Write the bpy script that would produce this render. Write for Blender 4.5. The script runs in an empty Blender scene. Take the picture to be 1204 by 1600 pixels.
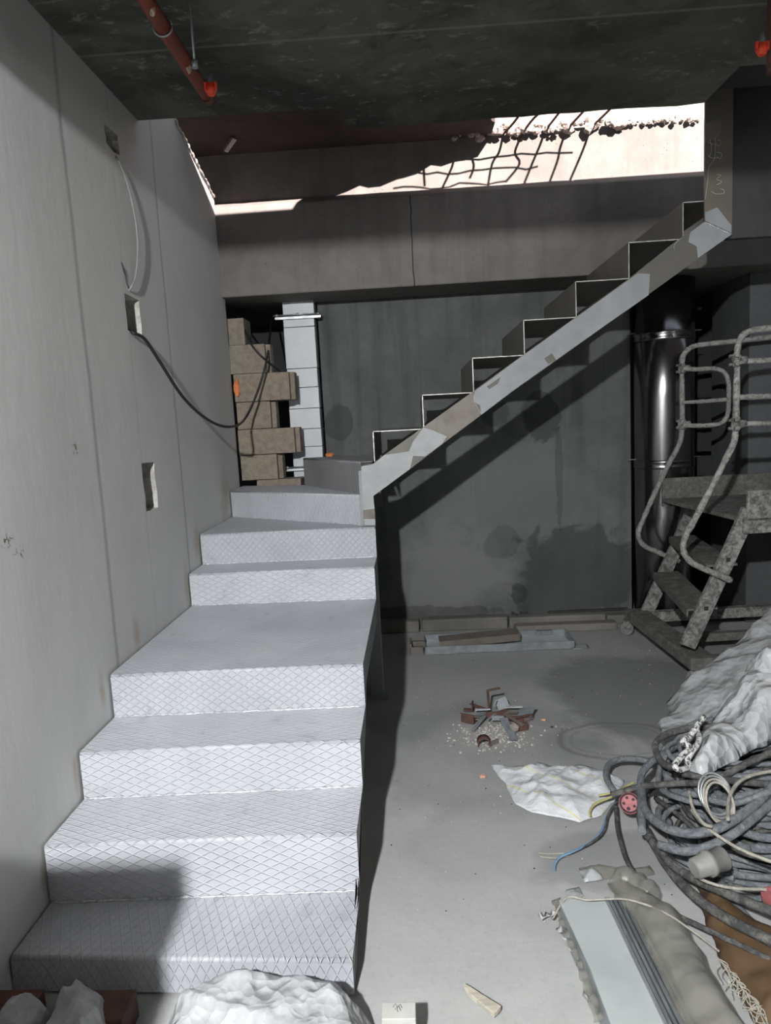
import bpy, math, random
from mathutils import Vector, Matrix, noise
from mathutils.geometry import delaunay_2d_cdt, intersect_point_line

# ------------------------------------------------------------------ camera
F = 1099.0
EYE = Vector((0.0, 0.0, 1.54))
aY = Vector((42.0, 145.0, -F)).normalized()            # world depth axis seen by the camera
dn = Vector((446.0, -8500.0, -F)); aZ = -dn
aZ = (aZ - aY * aZ.dot(aY)).normalized()
aX = aY.cross(aZ).normalized()
cam_d = bpy.data.cameras.new('camera'); cam = bpy.data.objects.new('camera', cam_d)
bpy.context.scene.collection.objects.link(cam)
cam_d.sensor_fit = 'VERTICAL'; cam_d.sensor_height = 36; cam_d.sensor_width = 27.09
cam_d.lens = F / 1600 * 36; cam_d.clip_start = 0.02
M3 = Matrix((aX, aY, aZ))                              # camera -> world
cam.matrix_world = Matrix.Translation(EYE) @ M3.to_4x4()
bpy.context.scene.camera = cam
SC = bpy.context.scene
SC.view_settings.view_transform = 'Standard'; SC.view_settings.look = 'None'
SC.view_settings.gamma = 1; SC.view_settings.use_curve_mapping = False
SC.view_settings.exposure = 0.72

# ------------------------------------------------------------------ light
w = bpy.data.worlds.new('world'); SC.world = w; w.use_nodes = True
w.node_tree.nodes['Background'].inputs[0].default_value = (0.80, 0.86, 1.0, 1)
w.node_tree.nodes['Background'].inputs[1].default_value = 0.4
sd = bpy.data.lights.new('sun', 'SUN'); sd.energy = 15.0; sd.angle = 0.012; sd.color = (1.0, 0.86, 0.83)
so = bpy.data.objects.new('sun', sd); SC.collection.objects.link(so)
SUN = Vector((-0.36, 1.0, -0.45)).normalized()
so.rotation_euler = SUN.to_track_quat('-Z', 'Y').to_euler()
LAMP = Vector((-0.60, -1.2, 2.66))
ld = bpy.data.lights.new('site_lamp', 'AREA'); ld.energy = 160; ld.shape = 'DISK'; ld.size = 0.09; ld.color = (0.97, 0.99, 1.0)
lo = bpy.data.objects.new('site_lamp', ld); SC.collection.objects.link(lo); lo.location = LAMP
lo.rotation_euler = Vector((0.05, 0.72, -0.70)).to_track_quat('-Z', 'Y').to_euler()
l2 = bpy.data.lights.new('side_lamp', 'POINT'); l2.energy = 27; l2.shadow_soft_size = 0.05; l2.color = (0.97, 0.99, 1.0)
l2o = bpy.data.objects.new('side_lamp', l2); SC.collection.objects.link(l2o); l2o.location = (3.3, 0.1, 2.6)

# ------------------------------------------------------------------ helpers
R = random.Random(7)
C = SC.collection

def ray(px, py):
    d = Vector((px - 602.0, 800.0 - py, -F))
    return Vector((aX.dot(d), aY.dot(d), aZ.dot(d))) if False else (M3 @ d)
def at(px, py, X=None, Y=None, Z=None):
    d = ray(px, py)
    if Y is not None: t = (Y - EYE.y) / d.y
    elif Z is not None: t = (Z - EYE.z) / d.z
    else: t = (X - EYE.x) / d.x
    return EYE + d * t
def atp(px, py, p, n):
    d = ray(px, py); t = (Vector(p) - EYE).dot(n) / d.dot(n)
    return EYE + d * t

class MB:
    def __init__(s): s.v = []; s.f = []; s.sm = []; s.mi = []; s.uv = {}
    def add(s, vs, fs, smooth=False, mi=0):
        o = len(s.v); s.v += [Vector(v) for v in vs]
        for f in fs: s.f.append([i + o for i in f]); s.sm.append(smooth); s.mi.append(mi)
        return s
    def box(s, a, b, mi=0):
        x0, y0, z0 = a; x1, y1, z1 = b
        vs = [(x, y, z) for x in (x0, x1) for y in (y0, y1) for z in (z0, z1)]
        return s.add(vs, [(0, 1, 3, 2), (4, 6, 7, 5), (0, 4, 5, 1), (2, 3, 7, 6), (0, 2, 6, 4), (1, 5, 7, 3)], mi=mi)
    def bar(s, p, q, w, h, up=(0, 0, 1), mi=0):            # box beam from p to q
        p = Vector(p); q = Vector(q); d = (q - p).normalized(); sd_ = d.cross(Vector(up)).normalized(); u = sd_.cross(d)
        vs = []
        for e in (p, q):
            for a, b in ((-1, -1), (1, -1), (1, 1), (-1, 1)): vs.append(e + sd_ * a * w / 2 + u * b * h / 2)
        return s.add(vs, [(0, 1, 2, 3)[::-1], (4, 5, 6, 7), (0, 1, 5, 4), (1, 2, 6, 5), (2, 3, 7, 6), (3, 0, 4, 7)], mi=mi)
    def prism(s, pts, off, mi=0):
        n = len(pts); off = Vector(off); a = [Vector(p) for p in pts]; b = [p + off for p in a]
        return s.add(a + b, [list(range(n))[::-1], list(range(n, 2 * n))] + [(i, (i + 1) % n, n + (i + 1) % n, n + i) for i in range(n)], mi=mi)
    def tube(s, path, r, seg=10, caps=True, mi=0, wob=0):
        path = [Vector(p) for p in path]; n = len(path); vs = []; N = None
        for i, p in enumerate(path):
            t = (path[min(i + 1, n - 1)] - path[max(i - 1, 0)])
            if t.length < 1e-9: t = Vector((0, 0, 1))
            t.normalize()
            if N is None: N = t.orthogonal().normalized()
            N = (N - t * N.dot(t)); N = N.normalized() if N.length > 1e-6 else t.orthogonal().normalized()
            B = t.cross(N); rr = r[i] if isinstance(r, (list, tuple)) else r
            if wob: rr *= 1 + wob * noise.noise(p * 55)
            for k in range(seg):
                a = 2 * math.pi * k / seg; vs.append(p + (N * math.cos(a) + B * math.sin(a)) * rr)
        fs = [(i * seg + k, i * seg + (k + 1) % seg, (i + 1) * seg + (k + 1) % seg, (i + 1) * seg + k) for i in range(n - 1) for k in range(seg)]
        s.add(vs, fs, True, mi)
        if caps:
            o = len(s.v) - len(vs)
            s.f.append([o + k for k in range(seg)][::-1]); s.sm.append(False); s.mi.append(mi)
            s.f.append([o + (n - 1) * seg + k for k in range(seg)]); s.sm.append(False); s.mi.append(mi)
        return s
    def build(s, name, mat, parent=None, bevel=0.0, fixn=True, solid=0.0, sub=0):
        off = parent_origin(parent) if parent else Vector((0, 0, 0))
        me = bpy.data.meshes.new(name); me.from_pydata([v - off for v in s.v], [], s.f)
        mats = mat if isinstance(mat, (list, tuple)) else [mat]
        for m in mats: me.materials.append(m)
        for i, p in enumerate(me.polygons): p.use_smooth = s.sm[i]; p.material_index = s.mi[i]
        if s.uv:
            ul = me.uv_layers.new(name='UVMap')
            for p in me.polygons:
                for li, vi in zip(p.loop_indices, p.vertices): ul.data[li].uv = s.uv.get(vi, (0, 0))
        if fixn:
            import bmesh
            bm = bmesh.new(); bm.from_mesh(me); bmesh.ops.recalc_face_normals(bm, faces=bm.faces); bm.to_mesh(me); bm.free()
        o = bpy.data.objects.new(name, me); C.objects.link(o)
        if solid:
            m = o.modifiers.new('solid', 'SOLIDIFY'); m.thickness = solid; m.offset = 0
        if bevel:
            m = o.modifiers.new('bevel', 'BEVEL'); m.width = bevel; m.segments = 2; m.limit_method = 'ANGLE'; m.angle_limit = 0.7
        if parent: o.parent = parent
        return o

def parent_origin(p):
    o = Vector((0, 0, 0))
    while p: o = o + p.location; p = p.parent
    return o
def tag(o, label, cat, group=None, kind=None):
    o['label'] = label; o['category'] = cat
    if group: o['group'] = group
    if kind: o['kind'] = kind
    return o
def thing(name, loc, label, cat, group=None):
    o = bpy.data.objects.new(name, None); C.objects.link(o); o.location = loc; o.empty_display_size = 0.05
    return tag(o, label, cat, group)
def struct(o): o['kind'] = 'structure'; return o
def smooth(pts, k=6, closed=False):                       # Catmull-Rom through the points
    P = [Vector(p) for p in pts]; n = len(P); out = []
    for i in range(n if closed else n - 1):
        g = (lambda j: P[j % n]) if closed else (lambda j: P[max(0, min(n - 1, j))])
        a, b, c, d = g(i - 1), g(i), g(i + 1), g(i + 2)
        for t in range(k):
            u = t / k
            out.append(0.5 * ((2 * b) + (c - a) * u + (2 * a - 5 * b + 4 * c - d) * u * u + (3 * b - a - 3 * c + d) * u ** 3))
    out.append(P[0].copy() if closed else P[-1]); return out
def inside(x, y, poly):
    c = False; n = len(poly)
    for i in range(n):
        x1, y1 = poly[i]; x2, y2 = poly[(i + 1) % n]
        if (y1 > y) != (y2 > y) and x < (x2 - x1) * (y - y1) / (y2 - y1) + x1: c = not c
    return c
def edge_d(x, y, poly):
    best = 9; p = Vector((x, y, 0))
    for i in range(len(poly)):
        a = Vector((*poly[i], 0)); b = Vector((*poly[(i + 1) % len(poly)], 0))
        q, t = intersect_point_line(p, a, b); q = a if t < 0 else b if t > 1 else q
        best = min(best, (q - p).length)
    return best
def cloth(mb, outline, hf, step, mi=0):                  # sheet over a plan outline, height hf(x, y, distance to edge)
    out = []
    for i, (x, y) in enumerate(outline):
        x2, y2 = outline[(i + 1) % len(outline)]; L = math.hypot(x2 - x, y2 - y); k = max(1, int(L / step))
        for j in range(k):
            u = j / k; nx, ny = (y2 - y) / (L + 1e-9), -(x2 - x) / (L + 1e-9)
            wv = noise.noise(Vector(((x + (x2 - x) * u) * 14, (y + (y2 - y) * u) * 14, 3))) * step * 0.8
            out.append((x + (x2 - x) * u + nx * wv, y + (y2 - y) * u + ny * wv))
    xs = [p[0] for p in out]; ys = [p[1] for p in out]
    pts = [Vector(p) for p in out]; x = min(xs)
    row = 0
    while x < max(xs):
        y = min(ys) + (step / 2 if row % 2 else 0)
        while y < max(ys):
            if inside(x, y, out) and edge_d(x, y, out) > step * 0.45: pts.append(Vector((x, y)))
            y += step
        x += step * 0.87; row += 1
    n = len(out)
    r = delaunay_2d_cdt(pts, [], [list(range(n))], 1, 1e-6)
    vs = [(v.x, v.y, hf(v.x, v.y, edge_d(v.x, v.y, out))) for v in r[0]]
    return mb.add(vs, [list(f) for f in r[2]], True, mi)
def crease(x, y, s=1.0, seed=0):                          # crumpled folds: 0..1
    a = Vector((x * s, y * s, seed)); d = noise.noise(a * 1.3) * 0.8
    b = Vector((x * s + d, y * s - d, seed + 4))
    return 0.6 * (1 - abs(noise.noise(b * 3.0)) * 2.2) + 0.3 * (1 - abs(noise.noise(b * 7.0)) * 2.2) + 0.12 * noise.noise(b * 17)
def folds(x, y, s=1.0, seed=0, ang=0.6):                   # broad planar folds with sharp crests, roughly -0.5..1
    c_, s_ = math.cos(ang), math.sin(ang); t = 0
    for i, (f, w_) in enumerate(((1.0, .5), (1.9, .32), (3.9, .16))):
        a_ = ang + i * 1.1; u_ = (x * math.cos(a_) + y * math.sin(a_)); v_ = (-x * math.sin(a_) + y * math.cos(a_))
        p_ = Vector((u_ * s * f * 2.0, v_ * s * f * .75, seed + i * 7.3)); d_ = noise.noise(p_ * .6) * .7
        t += w_ * (1 - 2.6 * abs(noise.noise(p_ + Vector((d_, d_, 0)))))
    return t
def rock(mb, c, r, seed=0, flat=0.7, mi=0):
    vs = []; fs = []; n = 7; m = 5
    for i in range(m + 1):
        for j in range(n):
            t = math.pi * i / m; a = 2 * math.pi * j / n
            d = Vector((math.sin(t) * math.cos(a), math.sin(t) * math.sin(a), math.cos(t) * flat))
            q = r * (1 + 0.55 * noise.noise(d * 1.7 + Vector((seed * 3.1, seed, 0))))
            vs.append(Vector(c) + d * q)
    for i in range(m):
        for j in range(n): fs.append((i * n + j, i * n + (j + 1) % n, (i + 1) * n + (j + 1) % n, (i + 1) * n + j))
    return mb.add(vs, fs, False, mi)

# ------------------------------------------------------------------ materials
class NT:
    def __init__(s, name):
        s.m = bpy.data.materials.new(name); s.m.use_nodes = True; s.t = s.m.node_tree; s.b = s.t.nodes['Principled BSDF']; s.c = None
    def n(s, typ, **k):
        x = s.t.nodes.new(typ)
        for a, b in k.items(): setattr(x, a, b)
        return x
    def l(s, a, b): s.t.links.new(a, b)
    def co(s, kind='Object'):
        if not s.c: s.c = s.n('ShaderNodeTexCoord')
        return s.c.outputs[kind]
    def noise(s, scale, detail=4, rough=0.55, dist=0.0, vec=None, stretch=None):
        x = s.n('ShaderNodeTexNoise'); x.inputs['Scale'].default_value = scale; x.inputs['Detail'].default_value = detail
        x.inputs['Roughness'].default_value = rough; x.inputs['Distortion'].default_value = dist
        v = vec or s.co()
        if stretch:
            mp = s.n('ShaderNodeMapping'); mp.inputs['Scale'].default_value = stretch; s.l(v, mp.inputs[0]); v = mp.outputs[0]
        s.l(v, x.inputs['Vector']); return x.outputs['Fac']
    def ramp(s, v, a, b, ca=0.0, cb=1.0):
        x = s.n('ShaderNodeMapRange'); s.l(v, x.inputs[0]); x.inputs[1].default_value = a; x.inputs[2].default_value = b
        x.inputs[3].default_value = ca; x.inputs[4].default_value = cb; return x.outputs[0]
    def math(s, op, a, b=None, c=None):
        x = s.n('ShaderNodeMath', operation=op)
        for i, q in enumerate((a, b, c)):
            if q is None: continue
            if isinstance(q, (int, float)): x.inputs[i].default_value = q
            else: s.l(q, x.inputs[i])
        return x.outputs[0]
    def mix(s, f, a, b):
        x = s.n('ShaderNodeMix', data_type='RGBA')
        for i, q in ((0, f), (6, a), (7, b)):
            if isinstance(q, (int, float)): x.inputs[i].default_value = q
            elif isinstance(q, tuple): x.inputs[i].default_value = (*q, 1)
            else: s.l(q, x.inputs[i])
        return x.outputs[2]
    def blob(s, c, r, soft=0.25, wob=0.35, nscale=3.0, squash=(1, 1, 1)):   # soft-edged irregular patch around c
        v = s.n('ShaderNodeVectorMath', operation='SUBTRACT'); s.l(s.co(), v.inputs[0]); v.inputs[1].default_value = c
        d = s.n('ShaderNodeVectorMath', operation='DIVIDE'); s.l(v.outputs[0], d.inputs[0]); d.inputs[1].default_value = r
        L = s.n('ShaderNodeVectorMath', operation='LENGTH'); s.l(d.outputs[0], L.inputs[0])
        nz = s.noise(nscale, 5, 0.6, 0.6)
        q = s.math('ADD', L.outputs['Value'], s.ramp(nz, 0, 1, -wob * 2, wob * 2))
        return s.ramp(q, 1 + soft, 1 - soft, 0, 1)
    def bump(s, h, strength=0.3, dist=0.01):
        x = s.n('ShaderNodeBump'); x.inputs['Strength'].default_value = strength; x.inputs['Distance'].default_value = dist
        s.l(h, x.inputs['Height']); s.l(x.outputs[0], s.b.inputs['Normal']); return x
    def done(s, col=None, rough=0.7, metal=0.0, spec=0.4):
        if col is not None:
            if isinstance(col, tuple): s.b.inputs['Base Color'].default_value = (*col, 1)
            else: s.l(col, s.b.inputs['Base Color'])
        if isinstance(rough, (int, float)): s.b.inputs['Roughness'].default_value = rough
        else: s.l(rough, s.b.inputs['Roughness'])
        s.b.inputs['Metallic'].default_value = metal; s.b.inputs['Specular IOR Level'].default_value = spec
        return s.m

def m_plain(name, c, rough=0.6, metal=0.0, var=0.15, scale=12, bump=0.15, c2=None, t=(0.4, 0.65), stretch=None):
    k = NT(name); nz = k.noise(scale, 5, 0.6, 0.2, stretch=stretch)
    c2 = c2 or tuple(x * (1 - var) for x in c)
    k.bump(k.noise(scale * 5, 4), bump, 0.004)
    return k.done(k.mix(k.ramp(nz, *t), c, c2), rough, metal)

def m_concrete(name, c1, c2, pits=True, form=None, blobs=(), lights=(), drips=0.0):
    k = NT(name)
    col = k.mix(k.ramp(k.noise(1.6, 6, 0.62, 0.3), 0.35, 0.68), c1, c2)
    fine = k.ramp(k.noise(14, 6, 0.7), 0.35, 0.75, 0.0, 0.35); col = k.mix(fine, col, tuple(x * 0.72 for x in c2))
    if drips: col = k.mix(k.ramp(k.noise(3.2, 5, 0.6, 0.2, stretch=(2.4, 2.4, 0.16)), 0.5, 0.72, 0, drips), col, tuple(x * 0.55 for x in c2))
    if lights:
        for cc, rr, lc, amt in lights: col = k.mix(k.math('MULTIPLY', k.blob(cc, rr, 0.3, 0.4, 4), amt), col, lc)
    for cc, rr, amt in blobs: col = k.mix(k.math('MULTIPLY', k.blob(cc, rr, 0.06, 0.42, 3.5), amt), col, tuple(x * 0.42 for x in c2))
    h = k.noise(30, 6, 0.65)
    if pits:
        vo = k.n('ShaderNodeTexVoronoi'); vo.inputs['Scale'].default_value = 26; k.l(k.co(), vo.inputs['Vector'])
        pit = k.ramp(vo.outputs['Distance'], 0.05, 0.11, 1, 0)
        pit = k.math('MULTIPLY', pit, k.ramp(k.noise(5, 2), 0.5, 0.6))
        col = k.mix(k.math('MULTIPLY', pit, 0.6), col, (0.02, 0.02, 0.02)); h = k.math('SUBTRACT', h, pit)
    k.bump(h, 0.35, 0.008)
    return k.done(col, 0.85, spec=0.25)

WALL_X = -1.195; BACK_Y = 5.06; BEAM_Y = 4.66; CEIL = 1.54 + 1.425
# plastered left wall with trowel bands and rust runs above the stair edge
def wall_mat():
    k = NT('grey_wall_plaster')
    col = k.mix(k.ramp(k.noise(1.1, 5, 0.6, 0.4, stretch=(1, 1, 0.5)), 0.3, 0.7), (0.60, 0.60, 0.585), (0.48, 0.48, 0.465))
    sep = k.n('ShaderNodeSeparateXYZ'); k.l(k.co(), sep.inputs[0]); y = sep.outputs[1]; z = sep.outputs[2]
    wv = k.math('ADD', y, k.ramp(k.noise(0.9, 3), 0, 1, -0.03, 0.03))
    h0 = k.noise(22, 5, 0.6, stretch=(1, 1, 0.35))
    for yy, ww in ((2.62, 0.022), (3.56, 0.018), (3.05, 0.01)):
        d = k.math('ABSOLUTE', k.math('SUBTRACT', wv, yy)); msk = k.ramp(d, 0, ww, 0.5 if ww > 0.012 else 0.16, 0)
        col = k.mix(msk, col, (0.17, 0.17, 0.165)); h0 = k.math('SUBTRACT', h0, msk)
    W = lambda a_, b_: tuple(at(a_, b_, X=WALL_X))
    for c, r in ((W(214, 990), (0.5, 0.03, 0.06)), (W(308, 850), (0.5, 0.05, 0.08)), (W(352, 780), (0.5, 0.09, 0.14)), (W(292, 920), (0.5, 0.03, 0.09)), (W(160, 1080), (0.5, 0.02, 0.06)), (W(118, 1210), (0.5, 0.012, 0.06)), (W(68, 1370), (0.5, 0.012, 0.06))):
        col = k.mix(k.math('MULTIPLY', k.blob(c, r, 0.6, 0.5, 9), 0.42), col, (0.27, 0.17, 0.07))
    for c, r in ((W(12, 845), (0.3, 0.032, 0.018)), (W(30, 862), (0.3, 0.028, 0.02)), (W(118, 702), (0.3, 0.02, 0.025))):
        m = k.math('MULTIPLY', k.blob(c, r, 0.5, 0.2, 9), k.ramp(k.noise(90, 3), 0.56, 0.62)); col = k.mix(m, col, (0.1, 0.085, 0.06))
    k.bump(h0, 0.22, 0.006)
    return k.done(col, 0.8, spec=0.3)
M = {}
BW = lambda a_, b_: tuple(at(a_, b_, Y=BACK_Y))
M['wall'] = wall_mat()
M['beam'] = m_concrete('beam_concrete', (0.20, 0.185, 0.17), (0.135, 0.125, 0.115), drips=0.35)
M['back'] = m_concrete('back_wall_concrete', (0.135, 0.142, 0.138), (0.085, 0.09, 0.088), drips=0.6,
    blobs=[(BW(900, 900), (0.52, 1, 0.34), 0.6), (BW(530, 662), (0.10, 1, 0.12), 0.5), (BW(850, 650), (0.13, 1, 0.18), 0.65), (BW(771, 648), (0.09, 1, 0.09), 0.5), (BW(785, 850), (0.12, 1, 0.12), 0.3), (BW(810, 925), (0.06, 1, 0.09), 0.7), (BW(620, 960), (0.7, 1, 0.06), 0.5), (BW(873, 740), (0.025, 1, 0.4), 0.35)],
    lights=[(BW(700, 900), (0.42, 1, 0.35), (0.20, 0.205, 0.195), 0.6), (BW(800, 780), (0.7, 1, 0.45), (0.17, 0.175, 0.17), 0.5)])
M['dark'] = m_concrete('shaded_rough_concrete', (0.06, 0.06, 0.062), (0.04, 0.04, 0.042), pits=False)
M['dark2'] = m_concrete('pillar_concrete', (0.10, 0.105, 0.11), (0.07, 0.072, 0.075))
def ceil_mat():
    k = NT('stained_slab_concrete')
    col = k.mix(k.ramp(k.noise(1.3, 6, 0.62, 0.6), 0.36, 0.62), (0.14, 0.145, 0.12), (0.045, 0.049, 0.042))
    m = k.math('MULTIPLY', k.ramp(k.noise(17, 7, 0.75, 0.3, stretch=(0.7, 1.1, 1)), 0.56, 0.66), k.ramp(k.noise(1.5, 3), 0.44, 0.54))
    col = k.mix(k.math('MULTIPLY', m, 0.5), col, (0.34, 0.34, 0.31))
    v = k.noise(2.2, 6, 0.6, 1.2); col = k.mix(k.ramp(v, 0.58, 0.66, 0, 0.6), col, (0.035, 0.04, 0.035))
    sep = k.n('ShaderNodeSeparateXYZ'); k.l(k.co(), sep.inputs[0])
    d = k.math('ABSOLUTE', k.math('SUBTRACT', sep.outputs[1], 2.82)); col = k.mix(k.ramp(d, 0.0, 0.012, 0.4, 0), col, (0.3, 0.3, 0.27))
    k.bump(k.noise(24, 6, 0.7), 0.5, 0.01)
    return k.done(col, 0.85, spec=0.2)
M['ceil'] = ceil_mat()
def floor_mat():
    k = NT('dusty_screed_floor')
    col = k.mix(k.ramp(k.noise(1.4, 6, 0.6, 0.5), 0.35, 0.7), (0.44, 0.44, 0.43), (0.34, 0.34, 0.335))
    col = k.mix(k.ramp(k.noise(40, 5, 0.7), 0.5, 0.8, 0, 0.4), col, (0.25, 0.25, 0.245))
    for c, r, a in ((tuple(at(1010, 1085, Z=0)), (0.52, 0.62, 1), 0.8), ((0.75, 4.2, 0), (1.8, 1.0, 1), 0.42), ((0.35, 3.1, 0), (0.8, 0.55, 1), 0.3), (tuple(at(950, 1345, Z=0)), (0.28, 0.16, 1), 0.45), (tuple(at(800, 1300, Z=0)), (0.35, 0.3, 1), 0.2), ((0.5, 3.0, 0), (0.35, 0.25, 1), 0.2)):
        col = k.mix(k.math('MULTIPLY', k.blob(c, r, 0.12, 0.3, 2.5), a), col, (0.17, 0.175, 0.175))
    # ring left by a drum: thin distorted ellipse
    p = at(965, 1157, Z=0)
    v = k.n('ShaderNodeVectorMath', operation='SUBTRACT'); k.l(k.co(), v.inputs[0]); v.inputs[1].default_value = p
    d = k.n('ShaderNodeVectorMath', operation='DIVIDE'); k.l(v.outputs[0], d.inputs[0]); d.inputs[1].default_value = (0.27, 0.19, 1)
    L = k.n('ShaderNodeVectorMath', operation='LENGTH'); k.l(d.outputs[0], L.inputs[0])
    q = k.math('ADD', L.outputs['Value'], k.ramp(k.noise(6, 4), 0, 1, -0.15, 0.15))
    for rad, wd, am in ((1.0, 0.09, 0.55), (0.8, 0.05, 0.3)):
        col = k.mix(k.ramp(k.math('ABSOLUTE', k.math('SUBTRACT', q, rad)), 0.0, wd, am, 0), col, (0.09, 0.09, 0.09))
    vo = k.n('ShaderNodeTexVoronoi'); vo.inputs['Scale'].default_value = 17; k.l(k.co(), vo.inputs['Vector'])
    sp = k.math('MULTIPLY', k.ramp(vo.outputs['Distance'], 0.03, 0.06, 1, 0), k.ramp(k.noise(3, 2), 0.5, 0.56))
    col = k.mix(sp, col, (0.62, 0.62, 0.6))
    # chalky dust around the scrap heap
    p = at(770, 1140, Z=0); col = k.mix(k.math('MULTIPLY', k.blob(p, (0.2, 0.2, 1), 0.5, 0.4, 6), 0.4), col, (0.42, 0.38, 0.36))
    k.bump(k.noise(50, 6, 0.65), 0.25, 0.004)
    return k.done(col, k.ramp(k.noise(2, 4), 0.3, 0.7, 0.55, 0.8), spec=0.35)
M['floor'] = floor_mat()
M['kerb'] = m_concrete('kerb_concrete', (0.21, 0.195, 0.175), (0.12, 0.115, 0.105))
def plate_mat(name, a, b, c1, c2, skew=0.0):
    # embossed diamond lattice, coordinates in metres along the sheet (UV)
    k = NT(name); sep = k.n('ShaderNodeSeparateXYZ'); k.l(k.co('UV'), sep.inputs[0]); u = sep.outputs[0]; v = sep.outputs[1]
    hs = []
    for sgn in (1, -1):
        q = k.math('ADD', k.math('DIVIDE', u, a), k.math('MULTIPLY', v, sgn / b + skew))
        fr = k.math('FRACT', q); hs.append(k.ramp(k.math('ABSOLUTE', k.math('SUBTRACT', fr, 0.5)), 0.03, 0.10, 1, 0))
    ln = k.math('MAXIMUM', hs[0], hs[1])
    col = k.mix(k.ramp(k.noise(3.5, 5, 0.6, 0.4), 0.35, 0.68), c1, c2)
    col = k.mix(k.ramp(k.noise(9, 5, 0.65, 0.8), 0.60, 0.72, 0, 0.5), col, tuple(x * 0.6 for x in c2))
    col = k.mix(k.math('MULTIPLY', ln, 0.17), col, (0.74, 0.75, 0.77))
    k.bump(k.math('ADD', ln, k.math('MULTIPLY', k.noise(20, 3), 0.1)), 0.8, 0.003)
    return k.done(col, 0.5, 0.0, 0.45)
M['plate1'] = plate_mat('primed_diamond_plate', 0.042, 0.030, (0.47, 0.48, 0.515), (0.38, 0.39, 0.425))
M['plate2'] = plate_mat('primed_diamond_plate_wide', 0.060, 0.030, (0.50, 0.51, 0.54), (0.43, 0.44, 0.475))
M['plate3'] = plate_mat('primed_diamond_plate_fine', 0.034, 0.036, (0.42, 0.43, 0.46), (0.36, 0.37, 0.395))
M['plate4'] = plate_mat('primed_diamond_plate_tall', 0.030, 0.060, (0.46, 0.47, 0.50), (0.38, 0.39, 0.42))
M['plateD'] = plate_mat('bare_diamond_plate', 0.030, 0.060, (0.20, 0.20, 0.205), (0.145, 0.145, 0.15))
M['primer'] = m_plain('grey_primer', (0.26, 0.27, 0.28), 0.5, 0.0, 0.18, 6)
M['primerL'] = m_plain('light_grey_primer', (0.34, 0.345, 0.35), 0.55, 0.0, 0.15, 10)
M['steel'] = m_plain('mill_scale_steel', (0.10, 0.095, 0.085), 0.45, 0.15, 0.3, 5, c2=(0.135, 0.115, 0.09), t=(0.45, 0.7))
M['brownsteel'] = m_plain('brown_steel', (0.17, 0.15, 0.13), 0.5, 0.1, 0.3, 9, c2=(0.13, 0.11, 0.09))
M['blacksteel'] = m_plain('black_sheet_steel', (0.05, 0.05, 0.052), 0.45, 0.2, 0.3, 4)
M['weld'] = m_plain('weld_bead', (0.62, 0.63, 0.66), 0.4, 0.2, 0.5, 60)
M['edge'] = m_plain('cut_steel_edge', (0.5, 0.48, 0.45), 0.4, 0.4, 0.4, 30)
M['duct'] = m_plain('white_duct_board', (0.60, 0.615, 0.64), 0.45, 0.0, 0.12, 3)
M['block'] = m_plain('pumice_block', (0.27, 0.225, 0.175), 0.95, 0, 0.3, 25, 0.9, c2=(0.19, 0.16, 0.125))
M['orange'] = m_plain('orange_foam', (0.75, 0.25, 0.08), 0.8, 0, 0.2, 30, 0.6)
M['pipe'] = m_plain('red_oxide_pipe', (0.30, 0.06, 0.03), 0.45, 0, 0.2, 8, c2=(0.22, 0.06, 0.035))
M['pipespot'] = m_plain('pipe_scuffed', (0.5, 0.4, 0.3), 0.7)
M['red'] = m_plain('signal_red_cap', (0.85, 0.07, 0.03), 0.4)
M['zinc'] = m_plain('zinc_plated', (0.42, 0.43, 0.44), 0.4, 0.7, 0.3, 18)
M['black'] = m_plain('black_cable_sheath', (0.02, 0.02, 0.022), 0.5)
M['gcab'] = m_plain('grey_thin_cable', (0.26, 0.26, 0.25), 0.6)
M['flue'] = m_plain('polished_black_flue', (0.30, 0.295, 0.30), 0.2, 1.0, 0.25, 2, 0.03)
M['chrome'] = m_plain('polished_flue_band', (0.5, 0.5, 0.5), 0.2, 1.0, 0.2, 6, 0.05)
def splat(name, a, b, thr=(0.45, 0.6), sc=22):
    k = NT(name); n1 = k.noise(sc, 6, 0.72, 0.6); n2 = k.noise(sc * 3.2, 5, 0.7)
    f = k.ramp(k.math('ADD', k.math('MULTIPLY', n1, 0.65), k.math('MULTIPLY', n2, 0.35)), *thr)
    k.bump(f, 0.6, 0.006); return k.done(k.mix(f, a, b), 0.9, spec=0.2)
M['splat'] = splat('plaster_splashed_steel', (0.09, 0.09, 0.085), (0.30, 0.295, 0.275), (0.42, 0.58))
M['splat2'] = splat('plaster_splashed_board', (0.10, 0.097, 0.088), (0.20, 0.195, 0.178), (0.45, 0.62), 14)
M['tubem'] = splat('plaster_splashed_tube', (0.12, 0.12, 0.11), (0.33, 0.32, 0.30), (0.38, 0.54), 35)
M['cable'] = splat('dusty_grey_blue_cable', (0.095, 0.105, 0.118), (0.24, 0.25, 0.262), (0.40, 0.62), 28)
M['cable2'] = splat('dusty_dark_cable', (0.05, 0.05, 0.05), (0.19, 0.185, 0.17), (0.45, 0.66), 20)
M['beige'] = splat('dusty_beige_cable', (0.26, 0.245, 0.21), (0.42, 0.40, 0.35), (0.4, 0.6), 20)
M['blue'] = m_plain('blue_wire', (0.16, 0.26, 0.38), 0.6)
M['yellow'] = m_plain('yellow_wire', (0.42, 0.38, 0.16), 0.6)
M['rope'] = splat('striped_rope', (0.06, 0.06, 0.06), (0.6, 0.6, 0.58), (0.46, 0.5), 60)
M['galv'] = m_plain('galvanised_sheet', (0.42, 0.45, 0.45), 0.45, 0.08, 0.15, 4, 0.06)
M['galvp'] = m_plain('galvanised_profile', (0.34, 0.37, 0.385), 0.35, 0.6, 0.35, 12, 0.1, stretch=(6, 1, 1))
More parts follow.
